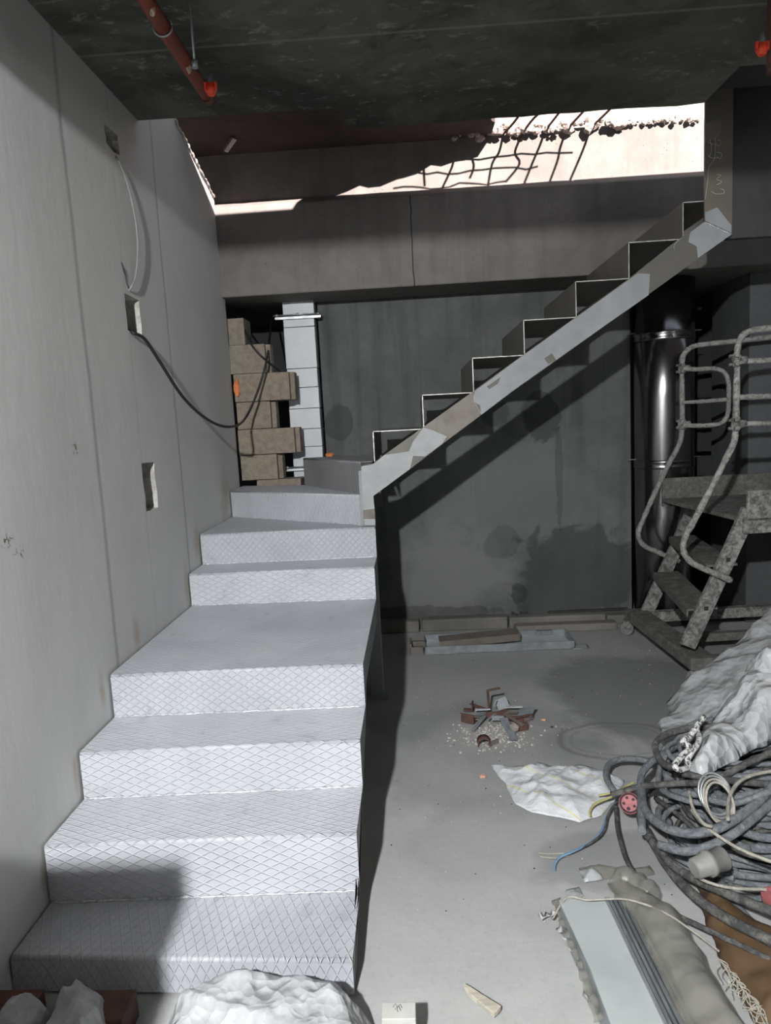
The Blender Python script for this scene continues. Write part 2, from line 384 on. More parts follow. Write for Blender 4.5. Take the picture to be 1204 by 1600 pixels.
M['rust'] = m_plain('rusty_steel', (0.13, 0.058, 0.042), 0.8, 0.1, 0.4, 20, 0.4, c2=(0.07, 0.045, 0.038))
M['offcut'] = m_plain('grey_steel_offcut', (0.27, 0.29, 0.31), 0.4, 0.3, 0.3, 12)
M['timber'] = m_plain('weathered_timber', (0.50, 0.46, 0.38), 0.85, 0, 0.3, 10, 0.4, stretch=(1, 6, 6))
M['rubble'] = m_concrete('broken_concrete', (0.42, 0.37, 0.33), (0.24, 0.2, 0.18), pits=False)
M['torn'] = m_concrete('torn_slab_underside', (0.10, 0.07, 0.062), (0.05, 0.038, 0.036), pits=False)
M['mortar'] = m_plain('mortar_crumbs', (0.48, 0.455, 0.42), 0.9, 0, 0.3, 30, 0.4)
M['tan'] = m_plain('tan_sack', (0.11, 0.066, 0.032), 0.75, 0, 0.3, 6)
M['paleblock'] = m_plain('pale_timber_block', (0.50, 0.49, 0.46), 0.8, 0, 0.12, 10)
M['pinkplug'] = m_plain('dusty_red_plug', (0.38, 0.12, 0.125), 0.6, 0, 0.3, 30)
M['hole'] = m_plain('dark_socket', (0.03, 0.02, 0.02), 0.7)
M['greyplastic'] = m_plain('dusty_grey_plastic', (0.22, 0.215, 0.205), 0.6, 0, 0.2, 16)
M['chalk'] = m_plain('chalk_line', (0.42, 0.42, 0.40), 0.9)
M['ink'] = m_plain('pencil_mark', (0.08, 0.08, 0.07), 0.9)
M['caster'] = m_plain('caster_tyre', (0.16, 0.16, 0.155), 0.7, 0, 0.3, 20)
def plastic(name, c, rough=0.32, trans=0.35, alpha=1.0, c2=None, wr=5, crisp=.55):
    k = NT(name); col = k.mix(k.ramp(k.noise(5, 5, 0.6, 0.4), 0.4, 0.7), c, c2 or tuple(x * 0.82 for x in c))
    hs = None
    for sc, am in ((wr * 2.2, 1.0), (wr * 5.5, 0.45)):
        nv = k.n('ShaderNodeTexNoise'); nv.inputs['Scale'].default_value = sc * .6; k.l(k.co(), nv.inputs['Vector'])
        mv = k.n('ShaderNodeVectorMath', operation='MULTIPLY_ADD'); k.l(nv.outputs['Color'], mv.inputs[0]); mv.inputs[1].default_value = (.8 / sc,) * 3; k.l(k.co(), mv.inputs[2])
        vo = k.n('ShaderNodeTexVoronoi'); vo.inputs['Scale'].default_value = sc; k.l(mv.outputs[0], vo.inputs['Vector'])
        q = k.math('MULTIPLY', vo.outputs['Distance'], am / 1.0); hs = q if hs is None else k.math('ADD', hs, q)
    k.bump(hs, crisp, 0.03)
    m = k.done(col, rough, spec=0.5)
    tr = k.n('ShaderNodeBsdfTranslucent'); k.l(col, tr.inputs[0]); mx = k.n('ShaderNodeMixShader'); mx.inputs[0].default_value = trans
    k.l(k.b.outputs[0], mx.inputs[1]); k.l(tr.outputs[0], mx.inputs[2]); out = k.t.nodes['Material Output']; last = mx.outputs[0]
    if alpha < 1:
        tp = k.n('ShaderNodeBsdfTransparent'); m2 = k.n('ShaderNodeMixShader'); m2.inputs[0].default_value = alpha
        k.l(tp.outputs[0], m2.inputs[1]); k.l(last, m2.inputs[2]); last = m2.outputs[0]
    k.l(last, out.inputs[0]); return m
M['bag'] = plastic('white_plastic_bag', (0.60, 0.61, 0.62), 0.33, 0.2, crisp=.75)
M['film'] = plastic('milky_plastic_sheeting', (0.56, 0.57, 0.58), 0.28, 0.3, 0.9)
M['clear'] = plastic('clear_plastic_film', (0.36, 0.35, 0.31), 0.25, 0.3, 0.45, crisp=.22)
def sack_mat():
    k = NT('white_woven_sack'); sep = k.n('ShaderNodeSeparateXYZ'); k.l(k.co(), sep.inputs[0])
    col = k.mix(k.ramp(k.noise(6, 4), 0.4, 0.7), (0.62, 0.63, 0.65), (0.54, 0.55, 0.57))
    q = k.math('ADD', k.math('MULTIPLY', sep.outputs[0], 1.0), k.math('ADD', k.math('MULTIPLY', sep.outputs[1], 0.8), k.ramp(k.noise(3, 2), 0, 1, -0.04, 0.04)))
    for off, p in ((0.02, 0.17),):
        fr = k.math('ABSOLUTE', k.math('SUBTRACT', k.math('FRACT', k.math('DIVIDE', k.math('ADD', q, 5 + off), p)), 0.5))
        col = k.mix(k.ramp(fr, 0.012, 0.028, 0.75, 0), col, (0.62, 0.56, 0.2))
    k.bump(k.math('ADD', k.noise(25, 4, 0.6, 0.8), k.math('MULTIPLY', k.noise(6, 3, .5, 1.5), 3.0)), 0.5, 0.010)
    return k.done(col, 0.42)
M['sack'] = sack_mat()

# ------------------------------------------------------------------ setting
def grid_poly(mb, poly, mi=0): return mb.add(poly, [list(range(len(poly)))], mi=mi)
XR = 4.6; YR = -2.6
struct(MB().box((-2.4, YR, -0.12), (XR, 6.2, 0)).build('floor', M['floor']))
# ceiling slab with the broken opening; underside at CEIL
n1 = at(535, 168, Z=CEIL); n2 = at(543, 203, Z=CEIL); n3 = at(1098, 162, Z=CEIL); n4 = at(1160, 103, Z=CEIL)
edge = [(WALL_X - 0.3, 3.39), (n1.x, n1.y)]
a = Vector((n2.x, n2.y)); b = Vector((n3.x, n3.y))
for i in range(15):
    t = i / 14; q = a.lerp(b, t); edge.append((q.x, q.y + R.uniform(-0.012, 0.012)))
edge += [(n3.x + 0.01, n4.y), (XR, n4.y)]
poly = [(x, y, CEIL) for x, y in [(WALL_X - 0.3, YR)] + edge + [(XR, YR)]]
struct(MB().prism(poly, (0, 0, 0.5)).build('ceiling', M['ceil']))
# left wall: slab with three chased recesses, top stepping down along the broken plaster edge
rec = []
def wpt(px, py): p = at(px, py, X=WALL_X); return (p.y, p.z)
N1 = (wpt(163, 192), wpt(187, 243)); N2 = (wpt(194, 458), wpt(222, 524)); N3 = (wpt(221, 724), wpt(247, 791))
outer = [(YR, 0), (4.735, 0), (4.735, 1.54 + .845), (BEAM_Y, 1.54 + .845), (BEAM_Y, EYE.z + 1.45)]
s0 = wpt(333, 308); s1 = wpt(272, 188)
outer += [(s0[0], s0[1] + 0.0)]
for i in range(1, 14):
    t = i / 14; outer.append((s0[0] + (s1[0] - s0[0]) * t + R.uniform(-.008, .008), s0[1] + (s1[1] - s0[1]) * t + R.uniform(-.008, .008)))
outer += [(s1[0], s1[1]), (s1[0] - 0.05, CEIL + 0.5), (YR, CEIL + 0.5)]
holes = []
for (y0, z1), (y1, z0) in (N1, N2, N3):
    y0, y1 = min(y0, y1), max(y0, y1); z0, z1 = min(z0, z1), max(z0, z1); h = []
    pts = [(y0, z0), ((y0 + y1) / 2, z0 - 0.006), (y1, z0), (y1 + 0.004, z0 + (z1 - z0) * .33), (y1 - 0.006, z0 + (z1 - z0) * .66), (y1, z1), (y0, z1), (y0 - 0.006, z0 + (z1 - z0) * .6), (y0 + 0.004, z0 + (z1 - z0) * .3)]
    holes.append([(p[0] + R.uniform(-.004, .004), p[1] + R.uniform(-.005, .005)) for p in pts])
allp = [Vector(p) for p in outer]; loops = [list(range(len(outer)))]
for h in holes: loops.append(list(range(len(allp), len(allp) + len(h)))); allp += [Vector(p) for p in h]
r = delaunay_2d_cdt(allp, [], loops[:1] + loops[1:], 1, 1e-7)
wm = MB(); vs = [(WALL_X, v.x, v.y) for v in r[0]]; fs = []
for f in r[2]:
    c = sum((r[0][i] for i in f), Vector((0, 0))) / len(f)
    if not any(inside(c.x, c.y, h) for h in holes): fs.append(list(f))
wm.add(vs, fs)
n = len(outer); wm.add([(WALL_X, y, z) for y, z in outer] + [(WALL_X - 0.25, y, z) for y, z in outer], [(i, (i + 1) % n, n + (i + 1) % n, n + i) for i in range(n)] + [list(range(n, 2 * n))])
for h in holes:
    n = len(h); wm.add([(WALL_X, y, z) for y, z in h] + [(WALL_X - 0.11, y, z) for y, z in h], [(i, (i + 1) % n, n + (i + 1) % n, n + i) for i in range(n)] + [list(range(n, 2 * n))], mi=1)
k = NT('chased_recess'); k.bump(k.noise(30, 5), 0.8, 0.01)
M['recess'] = k.done(k.mix(k.ramp(k.noise(12, 5, 0.7), 0.42, 0.6), (0.48, 0.465, 0.43), (0.3, 0.28, 0.25)), 0.9)
wl = struct(wm.build('wall_left', [M['wall'], M['recess']], fixn=False))
# broken plaster lip along the sloping edge
lip = MB(); pts = []
for i in range(46):
    t = i / 45; y = s0[0] + (s1[0] - s0[0]) * t; z = s0[1] + (s1[1] - s0[1]) * t
    pts.append(Vector((WALL_X + 0.005, y + R.uniform(-.006, .006), z + R.uniform(-.006, .006))))
lip.tube(pts, [R.uniform(.005, .011) for _ in pts], 6)
struct(lip.build('trim_1', M['mortar']))
# beam across the back (lower face, sloping ledge, upper face)
BZ0 = EYE.z + 0.845; BZ1 = EYE.z + 1.40; BZ2 = EYE.z + 1.45
prof = [(BEAM_Y, BZ0), (BEAM_Y, BZ1), (BEAM_Y + 0.07, BZ2), (BEAM_Y + 0.07, EYE.z + 1.76), (BEAM_Y + 1.5, EYE.z + 1.76), (BEAM_Y + 1.5, BZ0)]
struct(MB().prism([(-2.2, y, z) for y, z in prof], (XR + 2.2, 0, 0)).build('trim_2', M['beam'], bevel=0.008))
bl = at(640, 300, Y=BEAM_Y)
# concrete joint in the beam, a vertical seam
sm_ = MB(); sm_.tube([Vector((bl.x, BEAM_Y + 0.002, BZ0 + (BZ1 - BZ0) * i / 12)) + Vector((R.uniform(-.004, .004), 0, 0)) for i in range(13)], 0.005, 5)
struct(sm_.build('trim_3', M['dark']))
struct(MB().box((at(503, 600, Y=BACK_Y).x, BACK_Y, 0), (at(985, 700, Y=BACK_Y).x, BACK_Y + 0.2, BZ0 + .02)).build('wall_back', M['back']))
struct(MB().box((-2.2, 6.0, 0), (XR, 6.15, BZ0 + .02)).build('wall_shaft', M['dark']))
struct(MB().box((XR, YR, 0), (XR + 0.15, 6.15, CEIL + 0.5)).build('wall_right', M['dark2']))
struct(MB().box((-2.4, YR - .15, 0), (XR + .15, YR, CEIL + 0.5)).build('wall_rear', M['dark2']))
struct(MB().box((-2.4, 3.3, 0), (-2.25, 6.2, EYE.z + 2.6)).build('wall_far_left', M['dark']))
# unseen downstand added to cut the lamp light off the upper walls
struct(MB().box((WALL_X, 0.75, 1.54 + 1.125), (XR, 1.05, CEIL)).build('lamp_cutoff', M['ceil']))
struct(MB().box((WALL_X, .5, 0), (-.69, .62, 1.27)).build('shadow_stub', M['dark2']))  # out-of-view block added to throw a shadow on the bottom steps
# kerb at the foot of the back wall, broken pieces
kb = MB()
for x0, x1, hh in ((-0.65, -0.02, .085), (-0.0, 0.62, .09), (0.63, 1.32, .085), (1.33, XR, .07)):
    kb.box((x0, BACK_Y - 0.10 + R.uniform(-.01, .01), 0), (x1, BACK_Y + .02, hh))
struct(kb.build('trim_5', M['kerb'], bevel=0.012))
# pillar and recess at the right
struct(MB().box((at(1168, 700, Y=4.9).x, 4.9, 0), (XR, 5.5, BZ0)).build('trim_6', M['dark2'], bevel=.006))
# upper side of the opening: sunlit upper wall above the broken edge, and covers added to block sun over the stair head
struct(MB().box((-2.2, BEAM_Y + 0.2, EYE.z + 1.76), (XR, BEAM_Y + 0.4, EYE.z + 2.35)).build('wall_upper', M['rubble']))
struct(MB().box((n3.x + .012, n4.y + .002, CEIL + .06), (XR, n3.y, CEIL + .5)).build('sun_block_infill', M['dark']))
struct(MB().box((n3.x + 0.012, n3.y, EYE.z + 1.72), (XR, 3.95, EYE.z + 1.78)).build('sun_block_cover', M['dark']))
# broken slab remnant overhanging the beam on the left
rem = []
X0 = -1.6; X1 = at(775, 205, Y=4.45).x; nn = 34
ed = []
for i in range(nn + 1):
    t = i / nn; x = X0 + (X1 - X0) * t
    ed.append((x, 4.0 + .22 * min(1, max(0, (x + .5) / .7)) + 0.10 * noise.noise(Vector((x * 4, 1, 1))) + R.uniform(-.03, .03) + (0.28 * max(0, t - 0.8) / 0.2), EYE.z + 1.74 + R.uniform(-.01, .015)))
poly = ed + [(X1, BEAM_Y + .19, EYE.z + 1.74), (X0, BEAM_Y + .19, EYE.z + 1.74)]
struct(MB().prism(poly, (0, 0, 0.16)).build('trim_8', M['torn']))

# rebar sticking out of the broken edge, sagging towards the slab
for i, (px, ln) in enumerate(((705, .5), (742, .52), (780, .5), (818, .6), (850, .56), (884, .62), (918, .66), (955, .7))):
    p = at(px - 34, 203, Y=4.72); z = EYE.z + 1.75
    pts = smooth([(p.x, 4.76, z), (p.x + .05 + R.uniform(-.02, .02), 4.5, z + R.uniform(-.01, .03)), (p.x + .13 + R.uniform(-.03, .03), 4.72 - ln * .8, z + R.uniform(.0, .05)), (p.x + .22 + R.uniform(-.03, .03), 4.72 - ln * 1.5, z + R.uniform(.03, .1))], 5)
    tag(MB().tube(pts, .0075, 7).build('rebar', M['rust']), 'rusty reinforcement bar reaching across the broken slab opening', 'rebar', 'rebars across the opening')
for i, yy in enumerate((4.30, 4.12, 3.95)):
    xa = at(690, 200, Y=yy).x; xb = at(965 - i * 30, 180, Y=yy).x
    pts = [Vector((xa + (xb - xa) * t / 12, yy + .02 * math.sin(t), EYE.z + 1.815 + R.uniform(-.01, .01))) for t in range(13)]
    tag(MB().tube(pts, .006, 7).build('cross_rebar', M['rust']), 'rusty bar tied crosswise over the reinforcement bars in the opening', 'rebar', 'crosswise bars over the opening')
# loose rubble resting on the broken edge
for i in range(64):
    t = (i + .5) / 64; px = 690 + t * 405 + R.uniform(-4, 4); big = 1 if t < .7 else .45
    p = at(px, 213 - t * 28 + R.uniform(-6, 7) * big, Y=4.71)
    m = MB(); rock(m, (p.x, 4.71 - R.uniform(0, .04) * big, p.z), R.uniform(.014, .036) * (.6 + .4 * big) * big ** .4, i, .8)
    tag(m.build('concrete_lump', M['rubble']), 'broken concrete lump caught on the torn edge above the beam', 'rubble', 'lumps on the torn slab edge')
# a hanging tie bit and a scrap on the dark left part of the opening
p = at(718, 460, Y=4.6); q0 = at(352, 236, Y=4.5); q1 = at(366, 216, Y=4.45)
tag(MB().bar(q0, q1, .03, .015).build('metal_scrap', M['zinc']), 'small shiny metal scrap hanging in the dark corner of the ceiling opening', 'scrap')

# ------------------------------------------------------------------ staircase
H = 1.42; q = .1185 * H
zk = [EYE.z - d_ for d_ in (1.425, 1.235, 1.067, .899, .731, .563, .395)]                # tops of steps 1..8
Yk = [1.705, 1.984, 2.257, 2.537, 3.503, 3.752, 3.81]; Yl = [1.738, 1.960, 2.228, 2.517, 3.513, 3.752]
XRt = -0.228; XL = WALL_X
ST = thing('staircase', (-0.75, 1.86, 0), 'grey steel staircase of folded plate turning right along the beam', 'staircase')
TH = 0.004
def quadsheet(mb, pts, th, nrm):                                    # flat plate from 3D polygon, thickness below
    return mb.prism(pts, Vector(nrm) * th)
def step_plate(name, rl, rr, z0, z1, back, mat, front_gap=0):
    """folded plate: riser from z0 to z1 along rl-rr, tread polygon rl, rr, back..."""
    m = MB(); rl = Vector((*rl, 0)); rr = Vector((*rr, 0)); L = (rr - rl).length; d = (rr - rl) / L; nrm = Vector((-d.y, d.x, 0))  # points away from camera
    rad = 0.010; K = 5; prof_ = [(0.0, z0)]                          # (inward, z) with rounded nosing
    for i in range(K + 1):
        a_ = math.pi / 2 * i / K; prof_.append((rad - rad * math.cos(a_), z1 - rad + rad * math.sin(a_)))
    dist = [0]
    for i in range(1, len(prof_)): dist.append(dist[-1] + math.hypot(prof_[i][0] - prof_[i - 1][0], prof_[i][1] - prof_[i - 1][1]))
    vs = []; uv = []
    for (inn, z), s_ in zip(prof_, dist):
        for e, s2 in ((rl, 0), (rr, L)): p = e + nrm * inn; vs.append((p.x, p.y, z)); uv.append((s2, s_))
    fs = [(2 * i, 2 * i + 1, 2 * i + 3, 2 * i + 2) for i in range(len(prof_) - 1)]
    base = len(vs) - 2; bi = []
    for b_ in back:
        p = Vector((*b_, 0)) - rl; bi.append(len(vs)); vs.append((b_[0], b_[1], z1)); uv.append((p.dot(d), dist[-1] + p.dot(nrm)))
    fs.append([base, base + 1] + bi)
    m.add(vs, fs); m.sm = [True] * len(prof_) + [False] * 0; m.sm = m.sm[:len(fs)]
    while len(m.sm) < len(fs): m.sm.append(False)
    m.sm[-1] = False; m.sm[0] = False
    m.uv = {i: u for i, u in enumerate(uv)}
    o = m.build(name, mat, ST, fixn=False)
    md = o.modifiers.new('solid', 'SOLIDIFY'); md.thickness = TH; md.offset = -1
    return o
def weld(p, q_, n=40, r=.004, gap=.75):
    m = MB(); p = Vector(p); q_ = Vector(q_); L = (q_ - p).length; k_ = int(L / .012)
    pts = []
    for i in range(k_ + 1):
        t = i / k_; pts.append(p.lerp(q_, t) + Vector((0, R.uniform(-.0015, .0015), R.uniform(-.001, .0015))))
    m.tube(pts, [r * R.uniform(.45, 1.35) for _ in pts], 6)
    return m.build('weld_seam', M['weld'], ST)
mats = [M['plate4'], M['plate2'], M['plate2'], M['plate1'], M['plate2'], M['plate3'], M['plate4']]
lx = XL + .009
for k_ in range(5):
    z0 = zk[k_ - 1] if k_ else 0.012
    yb = Yk[k_ + 1]
    step_plate('step_plate', (lx, Yl[k_]), (XRt, Yk[k_]), z0, zk[k_], [(XRt, yb + .004), (lx, Yl[k_ + 1] + .004)], mats[k_])
    if k_: weld((lx + .01, Yl[k_] - .003, z0 + .002), (XRt - .005, Yk[k_] - .003, z0 + .002))
R7L = (lx, at(361, 808, X=WALL_X).y)
t_ = at(567, 821, Z=zk[5]); R7R = (t_.x, t_.y + .01); t_ = at(476, 758, Z=zk[6]); R8L = (t_.x, t_.y); R8R = (R7R[0], R7R[1] + .012)
BKY = at(400, 758, Z=zk[6]).y
step_plate('step_plate', (lx, Yl[5]), (XRt, Yk[5]), zk[4], zk[5], [(XRt, R7R[1] + .03), (R7R[0], R7R[1] + .004), (lx, R7L[1] + .004)], mats[5])
weld((lx + .01, Yl[5] - .003, zk[4] + .002), (XRt - .005, Yk[5] - .003, zk[4] + .002))
step_plate('step_plate', R7L, R7R, zk[5], zk[6], [(R8R[0], R8R[1]), (R8L[0], R8L[1]), (lx, BKY)], mats[6])
weld((R7L[0] + .01, R7L[1] - .01, zk[5] + .002), (R7R[0], R7R[1] - .004, zk[5] + .002), r=.003)
step_plate('step_plate', R8L, R8R, zk[6], EYE.z - .215, [(XRt, R8R[1]), (XRt, 4.65), (R8L[0] + .03, R8L[1])], M['plateD'])
# inner stringer closing the right edge of the lower flight
pts = [(1.8, 0.01)]
pts.append((Yk[0] + .006, .012))
for k_ in range(6):
    z0 = zk[k_ - 1] if k_ else .012
    pts += [(Yk[k_] + .006, z0 - .005), (Yk[k_] + .006, zk[k_] - .006)]
pts += [(3.83, zk[5] - .006), (3.83, .82), (3.50, .52), (2.66, .52), (2.58, .44), (1.80, 0.01)]
pts2 = pts[1:]
MB().prism([(XRt - .002, y, z) for y, z in pts2], (-.008, 0, 0)).build('side_stringer', M['primer'], ST)
# landing post; hidden upper part added behind the stringer leg to block light
pb = at(595, 1085, Z=0)
MB().box((-.305, 3.785, 0.01), (-.232, 3.85, EYE.z - .26)).box((-.32, 3.74, 0), (-.205, 3.86, .01)).build('landing_post', M['primer'], ST, bevel=.002)

# upper flight: saw-tooth of thin plates
YN = 3.775; YF = 4.65
Xs0 = at(582, 674, Y=YN); Xs6 = at(1066, 316, Y=YN)
run = (Xs6.x - Xs0.x) / 6; rise = (Xs6.z - Xs0.z) / 6
zprev = EYE.z - .215
for k_ in range(7):
    x = Xs0.x + run * k_; z = Xs0.z + rise * k_; x2 = x + run if k_ < 6 else at(1100, 313, Y=YN).x + .12
    m = MB(); m.prism([(x, YN, zprev), (x, YN, z), (x2, YN, z), (x2, YN, z - TH), (x + TH, YN, z - TH), (x + TH, YN, zprev)], (0, YF - YN, 0))
    m.build('upper_step_plate', M['steel'], ST)
    e = MB().box((x - .0006, YN - .001, zprev), (x + TH, YN - .0001, z)).box((x, YN - .001, z - TH), (x2, YN - .0001, z + .0006)); e.build('cut_edge', M['edge'], ST)
    zprev = z
# near stringer, mitred into the upright
def pY(px, py, Y=YN): return at(px, py, Y=Y)
out_px = [(564, 728), (583, 724), (597, 713), (660, 668), (738, 612), (815, 556), (897, 497), (980, 437), (1050, 381), (1100, 346), (1143, 366), (1060, 426), (900, 541), (800, 612), (700, 687), (640, 733), (583, 775), (586, 821), (568, 821)]
MB().prism([pY(a_, b_, YN - .012) for a_, b_ in out_px], (0, .012, 0)).build('upper_stringer', M['steel'], ST)
MB().prism([Vector((p.x, YF - .02, p.z)) for p in [pY(a_, b_, YN - .012) for a_, b_ in out_px]], (0, .012, 0)).build('far_stringer', M['steel'], ST)
up = [(1100, 346), (1098, 150), (1110, 60), (1150, 60), (1145, 200), (1143, 366)]
P = [pY(a_, b_, YN - .012) for a_, b_ in up]
ztop = EYE.z + 1.72; P[2].z = P[3].z = ztop; P[1].x = P[0].x; P[2].x = P[0].x; P[3].x = P[5].x; P[4].x = P[5].x
MB().prism([P[0], P[2], P[3], P[5]], (0, .012, 0)).build('stringer_upright', M['steel'], ST)
weld(pY(1101, 347, YN - .014), pY(1142, 366, YN - .014), r=.0025)
def patch(pxs, mat, name='primer_patch', d=.0128, t=.001):
    MB().prism([pY(a_, b_, YN - d) for a_, b_ in pxs], (0, t, 0)).build(name, M[mat], ST)
patch([(564, 729), (583, 725), (597, 714), (600, 711), (640, 705), (645, 713), (640, 733), (583, 775), (585, 795), (567, 797)], 'primerL')
patch([(567, 797), (585, 795), (586, 811), (568, 811)], 'brownsteel')
patch([(568, 811), (586, 811), (586, 821), (569, 821)], 'primerL')
patch([(645, 690), (661, 668), (675, 672), (698, 682), (690, 694), (664, 713), (637, 712), (640, 702)], 'primerL')
patch([(662, 667), (738, 613), (740, 628), (752, 635), (748, 651), (698, 687), (698, 682), (675, 672)], 'brownsteel')
patch([(742, 611), (815, 557), (897, 498), (996, 427), (1015, 428), (1013, 461), (900, 540), (800, 611), (752, 648), (736, 629)], 'primer')
patch([(760, 604), (782, 589), (778, 599), (764, 608)], 'steel', d=.0135)
patch([(850, 560), (862, 552), (869, 563), (856, 569)], 'steel', d=.0135)
patch([(1078, 363), (1100, 347), (1143, 366), (1090, 403), (1088, 385), (1075, 378)], 'primer')
patch([(1102, 345), (1101, 332), (1120, 324), (1142, 352), (1142, 364)], 'primer')
patch([(1101, 222), (1100, 195), (1108, 190), (1125, 186), (1126, 206), (1118, 218)], 'brownsteel')
# chalk line and chalk scribble on the upright
def stroke(pxs, r=.0011, mat='chalk', d=.0142):
    return smooth([pY(a_, b_, YN - d) for a_, b_ in pxs], 4)
m = MB()
for s in ([(1117, 215), (1117, 235), (1115, 250), (1107, 262), (1105, 285), (1101, 312)], [(1105, 222), (1112, 225), (1119, 226)], [(1105, 242), (1112, 247), (1122, 246)], [(1109, 218), (1111, 233), (1108, 246)],
          [(1121, 218), (1126, 222), (1122, 229), (1119, 224)], [(1119, 238), (1127, 240), (1125, 248), (1120, 245)],
          [(1119, 273), (1126, 274), (1119, 280), (1127, 284), (1119, 289)], [(1111, 299), (1118, 303), (1130, 302), (1130, 297), (1125, 295)]):
    m.tube(stroke(s), .0012, 5)
m.build('chalk_writing', M['chalk'], ST)
m = MB(); m.tube(stroke([(1053, 389), (1053, 383), (1058, 377), (1064, 372)]), .001, 5); m.build('chalk_tick', M['chalk'], ST)

# black cladding panel hung beside the upright
pz = at(1175, 371, Y=3.80)
m = MB(); m.box((P[5].x - .005, 3.80, pz.z), (XR - .01, 3.84, EYE.z + 1.70))
tag(m.build('cladding_sheet', M['blacksteel'], bevel=.003), 'large black steel panel in the top right corner beside the stair upright', 'panel')

# ------------------------------------------------------------------ left-wall fittings, cables
def onwall(px, py, off=0): p = at(px, py, X=WALL_X + off); return p
pts = smooth([onwall(176, 240, -.03), onwall(184, 250, .012), onwall(196, 278, .02), onwall(209, 330, .025), onwall(215, 380, .025), onwall(212, 430, .02), onwall(204, 450, .012), onwall(196, 462, -.04)], 8)
tag(MB().tube(pts, .0042, 8).build('grey_cable', M['gcab']), 'thin grey cable looping down the left wall between two recesses', 'cable')
pts = smooth([onwall(200, 516, -.06), onwall(207, 520, .01), at(226, 530, X=WALL_X + .03), at(250, 566, X=WALL_X + .05), at(287, 622, X=WALL_X + .08), at(325, 656, X=WALL_X + .12), at(358, 667, X=WALL_X + .18), at(382, 655, Y=4.45), at(403, 610, Y=4.6), at(417, 560, Y=4.68), at(421, 528, Y=5.1), at(424, 500, Y=5.5)], 10)
tag(MB().tube(pts, .0075, 10).build('black_cable', M['black']), 'thick black cable sagging from the wall recess to the blocks', 'cable')
pts = smooth([at(368, 490, Y=5.3), at(378, 505, Y=4.9), at(391, 536, Y=4.70), at(412, 560, Y=4.69), at(438, 580, Y=4.8), at(446, 584, Y=4.95)], 8)
tag(MB().tube(pts, .007, 8).build('crossing_cable', M['black']), 'black cable slanting over the topmost block to the white duct', 'cable')
# conduit end in the lowest recess
c = at(234, 783, X=WALL_X - .05)
m = MB(); m.tube([c + Vector((-.055, 0, 0)), c + Vector((.015, 0, -.005))], .021, 14); cd = m.build('conduit_end', M['black'])
tag(cd, 'black conduit stub in the lowest recess of the left wall', 'conduit')
# steel strip lining in the top recess
p = at(178, 215, X=WALL_X - .02)
tag(MB().box((WALL_X - .1, p.y + .01, p.z - .13), (WALL_X - .02, p.y + .05, p.z + .12)).build('recess_box', M['black']), 'dark metal box set in the topmost recess of the left wall', 'box')
# crack running up from the middle recess
pts = [onwall(a_, b_, .0008) for a_, b_ in ((189, 410), (193, 422), (196, 433), (197, 442), (202, 452))]
struct(MB().tube(pts, [.002, .006, .004, .002, .002], 6).build('trim_9', M['dark']))

# sprinkler pipe under the slab
pz = EYE.z + 1.31
a_ = at(325, 152, Z=pz); b_ = Vector((a_.x - .012, -0.6, pz))
PI_ = thing('sprinkler_pipe', (a_.x, a_.y, pz), 'red-brown sprinkler pipe under the slab at upper left', 'pipe')
MB().tube([a_, a_.lerp(b_, .5), b_], .026, 18).build('pipe_body', M['pipe'], PI_)
MB().tube([a_ + Vector((0, .012, 0)), a_ + Vector((0, -.03, 0))], .030, 18).build('end_cap', M['rust'], PI_)
for i in range(3):
    c = a_.lerp(b_, .08 + .1 * i); m = MB(); rock(m, c + Vector((.012, 0, -.020)), .010, i, 2.0); m.build('scuff_mark', M['pipespot'], PI_)
def plug(px, py, Y, owner):
    c = at(px, py, Y=Y)
    root = MB().tube([c + Vector((0, 0, .045)), c + Vector((0, 0, -.005))], [.008, .011], 12).build('sprinkler_head', M['zinc'], owner)
    m = MB(); m.tube([c + Vector((0, 0, .012)), c + Vector((0, 0, -.012)), c + Vector((0, 0, -.026))], [.017, .019, .012], 10); m.build('protective_cap', M['red'], root)
    for s in (-1, 1): MB().box((c.x + s * .018 - .004, c.y - .006, c.z - .01), (c.x + s * .018 + .004, c.y + .006, c.z + .018)).build('cap_lug', M['red'], root)
    root['label'] = 'orange-red capped sprinkler head'
plug(329, 137, 2.66, PI_)
# hanger rod
h0 = at(304, 100, Y=2.45); h1 = at(292, 0, Y=2.45)
HG = thing('hanger_rod', (h0.x, 2.45, CEIL), 'thin threaded hanger rod holding the red-brown ceiling pipe', 'hanger')
MB().tube([h0, Vector((h0.x, h0.y, CEIL))], .004, 8).build('rod', M['zinc'], HG)
MB().tube([h0 + Vector((0, 0, .01)), h0 + Vector((0, 0, -.012))], .011, 6).build('nut', M['zinc'], HG)
h = h0; m = MB(); ctr = a_.lerp(b_, (a_.y - 2.45) / (a_.y - b_.y))
m.tube([ctr + Vector((math.cos(t * math.pi / 8) * .031, 0, math.sin(t * math.pi / 8) * .031)) for t in range(17)], .004, 6); m.build('clip_ring', M['zinc'], HG)
# right: short pipe drop with a second capped head
c = at(1196, 100, Y=2.7)
r2 = thing('pipe_drop', (c.x, c.y, CEIL), 'dark pipe drop in the top right corner of the ceiling', 'pipe')
MB().tube([(c.x + .03, c.y, CEIL), c + Vector((.03, 0, -.03))], .026, 14).build('drop_body', M['rust'], r2)
plug(1190, 74, 2.66, r2)

